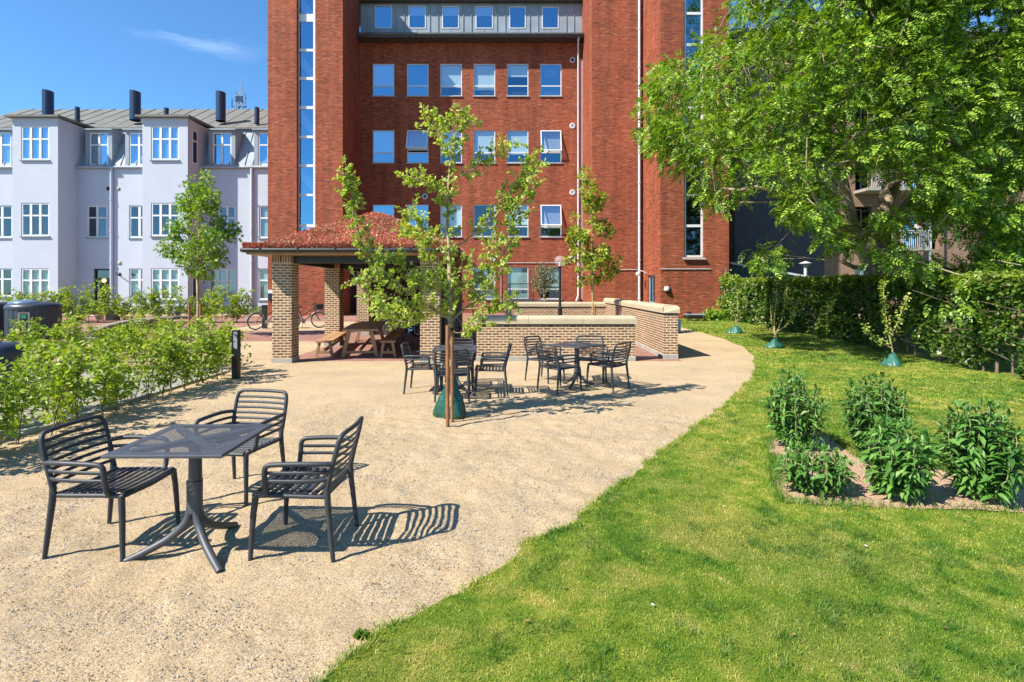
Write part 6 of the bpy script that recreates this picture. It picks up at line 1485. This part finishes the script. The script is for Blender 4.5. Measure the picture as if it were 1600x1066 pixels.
def litter():
    rng = np.random.default_rng(99); LP = np.array(LAWN); V = []
    x = rng.uniform(-1, 9, 900); y = rng.uniform(2.3, 12, 900); k = inpoly(x, y, LP); x, y = x[k], y[k]; n = len(x)
    pos = np.stack([x, y, np.full(n, .05)], 1); d = rng.normal(size=(n,3)); d[:,2] *= .25
    o = np_object('fallen_leaves', place(LEAFW[0], pos, frames(norm(d), np.tile([0.,0,1],(n,1))+rng.normal(size=(n,3))*.3), rng.uniform(.010,.026,n)), LEAFW[1], M['dry_leaf']); tag(o, 'specks of dry leaf and petal lying on the lawn', 'leaf litter', None, 'stuff')
M['dry_leaf'] = leafmat('dry_leaf', [(0,(.16,.08,.03)),(.5,(.35,.22,.09)),(.8,(.5,.4,.22)),(1,(.7,.68,.6))], .1, .6)
litter()
def bed_rim():
    rng = np.random.default_rng(101); BP = np.array(BED); V = []; n = 9000; L_ = [0]; P_ = np.vstack([BP, BP[:1]])
    for a, b in zip(P_[:-1], P_[1:]): L_.append(L_[-1]+np.linalg.norm(b-a))
    L_ = np.array(L_); s = rng.random(n)*L_[-1]; x = np.interp(s, L_, P_[:,0]); y = np.interp(s, L_, P_[:,1]); cl = smooth_noise(s, s*0+3, .35, 44); k = rng.random(n) < np.clip(.45+cl*3, .08, 1); x, y = x[k]+rng.normal(0,.035,k.sum()), y[k]+rng.normal(0,.035,k.sum()); n = len(x)
    h = rng.uniform(.025,.075,n); a = rng.uniform(0,6.28,n); la = rng.uniform(0,6.28,n); w = rng.uniform(.003,.006,n); lean = h*rng.uniform(.2,.9,n)
    b = np.stack([x,y,np.full(n,.03)],1); sd_ = np.stack([np.cos(a)*w/2,np.sin(a)*w/2,0*a],1); m = b+np.stack([np.cos(la)*lean*.35,np.sin(la)*lean*.35,h*.62],1); t = b+np.stack([np.cos(la)*lean,np.sin(la)*lean,h],1)
    o = np_object('bed_edge_grass', np.stack([b-sd_,b+sd_,m+sd_*.75,t,m-sd_*.75],1), [(0,1,2,4),(4,2,3)], M['tuft']); tag(o, 'ragged grass leaning over the rim of the soil bed', 'grass', None, 'stuff')
bed_rim()
def edge_rim():
    rng = np.random.default_rng(102); P_ = np.array([p for p in dense if p[1] < 12]); L_ = np.concatenate([[0], np.cumsum(np.linalg.norm(np.diff(P_, axis=0), axis=1))]); n = 26000
    s = rng.random(n)**1.3*L_[-1]; x = np.interp(s, L_, P_[:,0]); y = np.interp(s, L_, P_[:,1]); cl = smooth_noise(s, s*0+7, .22, 45); k = rng.random(n) < np.clip(.35+cl*3.2, .04, 1); n = k.sum()
    off = rng.normal(-.005,.028,n); x, y = x[k]-off*.8, y[k]+off*.6
    h = rng.uniform(.012,.040,n)*(1+.05*y); a = rng.uniform(0,6.28,n); la = rng.uniform(0,6.28,n); w = rng.uniform(.0025,.0045,n)*(1+.12*y); lean = h*rng.uniform(.3,1.2,n)
    b = np.stack([x,y,np.full(n,.012)],1); sd_ = np.stack([np.cos(a)*w/2,np.sin(a)*w/2,0*a],1); m = b+np.stack([np.cos(la)*lean*.35,np.sin(la)*lean*.35,h*.62],1); t = b+np.stack([np.cos(la)*lean,np.sin(la)*lean,h],1)
    o = np_object('edge_grass', np.stack([b-sd_,b+sd_,m+sd_*.75,t,m-sd_*.75],1), [(0,1,2,4),(4,2,3)], M['blade']); tag(o, 'ragged grass straying over the edge of the gravel', 'grass', None, 'stuff')
edge_rim()

# every surface a fifth deeper than first mixed, the exposure above allows for it
def deepen(f=.79):
    for m in bpy.data.materials:
        if not m.use_nodes or m.name.startswith(('glass', 'lit')): continue
        t = m.node_tree
        for n in list(t.nodes):
            s_ = n.inputs.get('Base Color') if n.type == 'BSDF_PRINCIPLED' else (n.inputs.get('Color') if n.type == 'BSDF_TRANSLUCENT' else None)
            if s_ is None: continue
            if s_.is_linked:
                src = s_.links[0].from_socket; mm = t.nodes.new('ShaderNodeMix'); mm.data_type = 'RGBA'; mm.blend_type = 'MULTIPLY'; mm.inputs[0].default_value = 1; mm.inputs[7].default_value = (f, f, f, 1)
                t.links.new(src, mm.inputs[6]); t.links.new(mm.outputs[2], s_)
            else: s_.default_value = (*[c*f for c in s_.default_value[:3]], 1)
deepen()
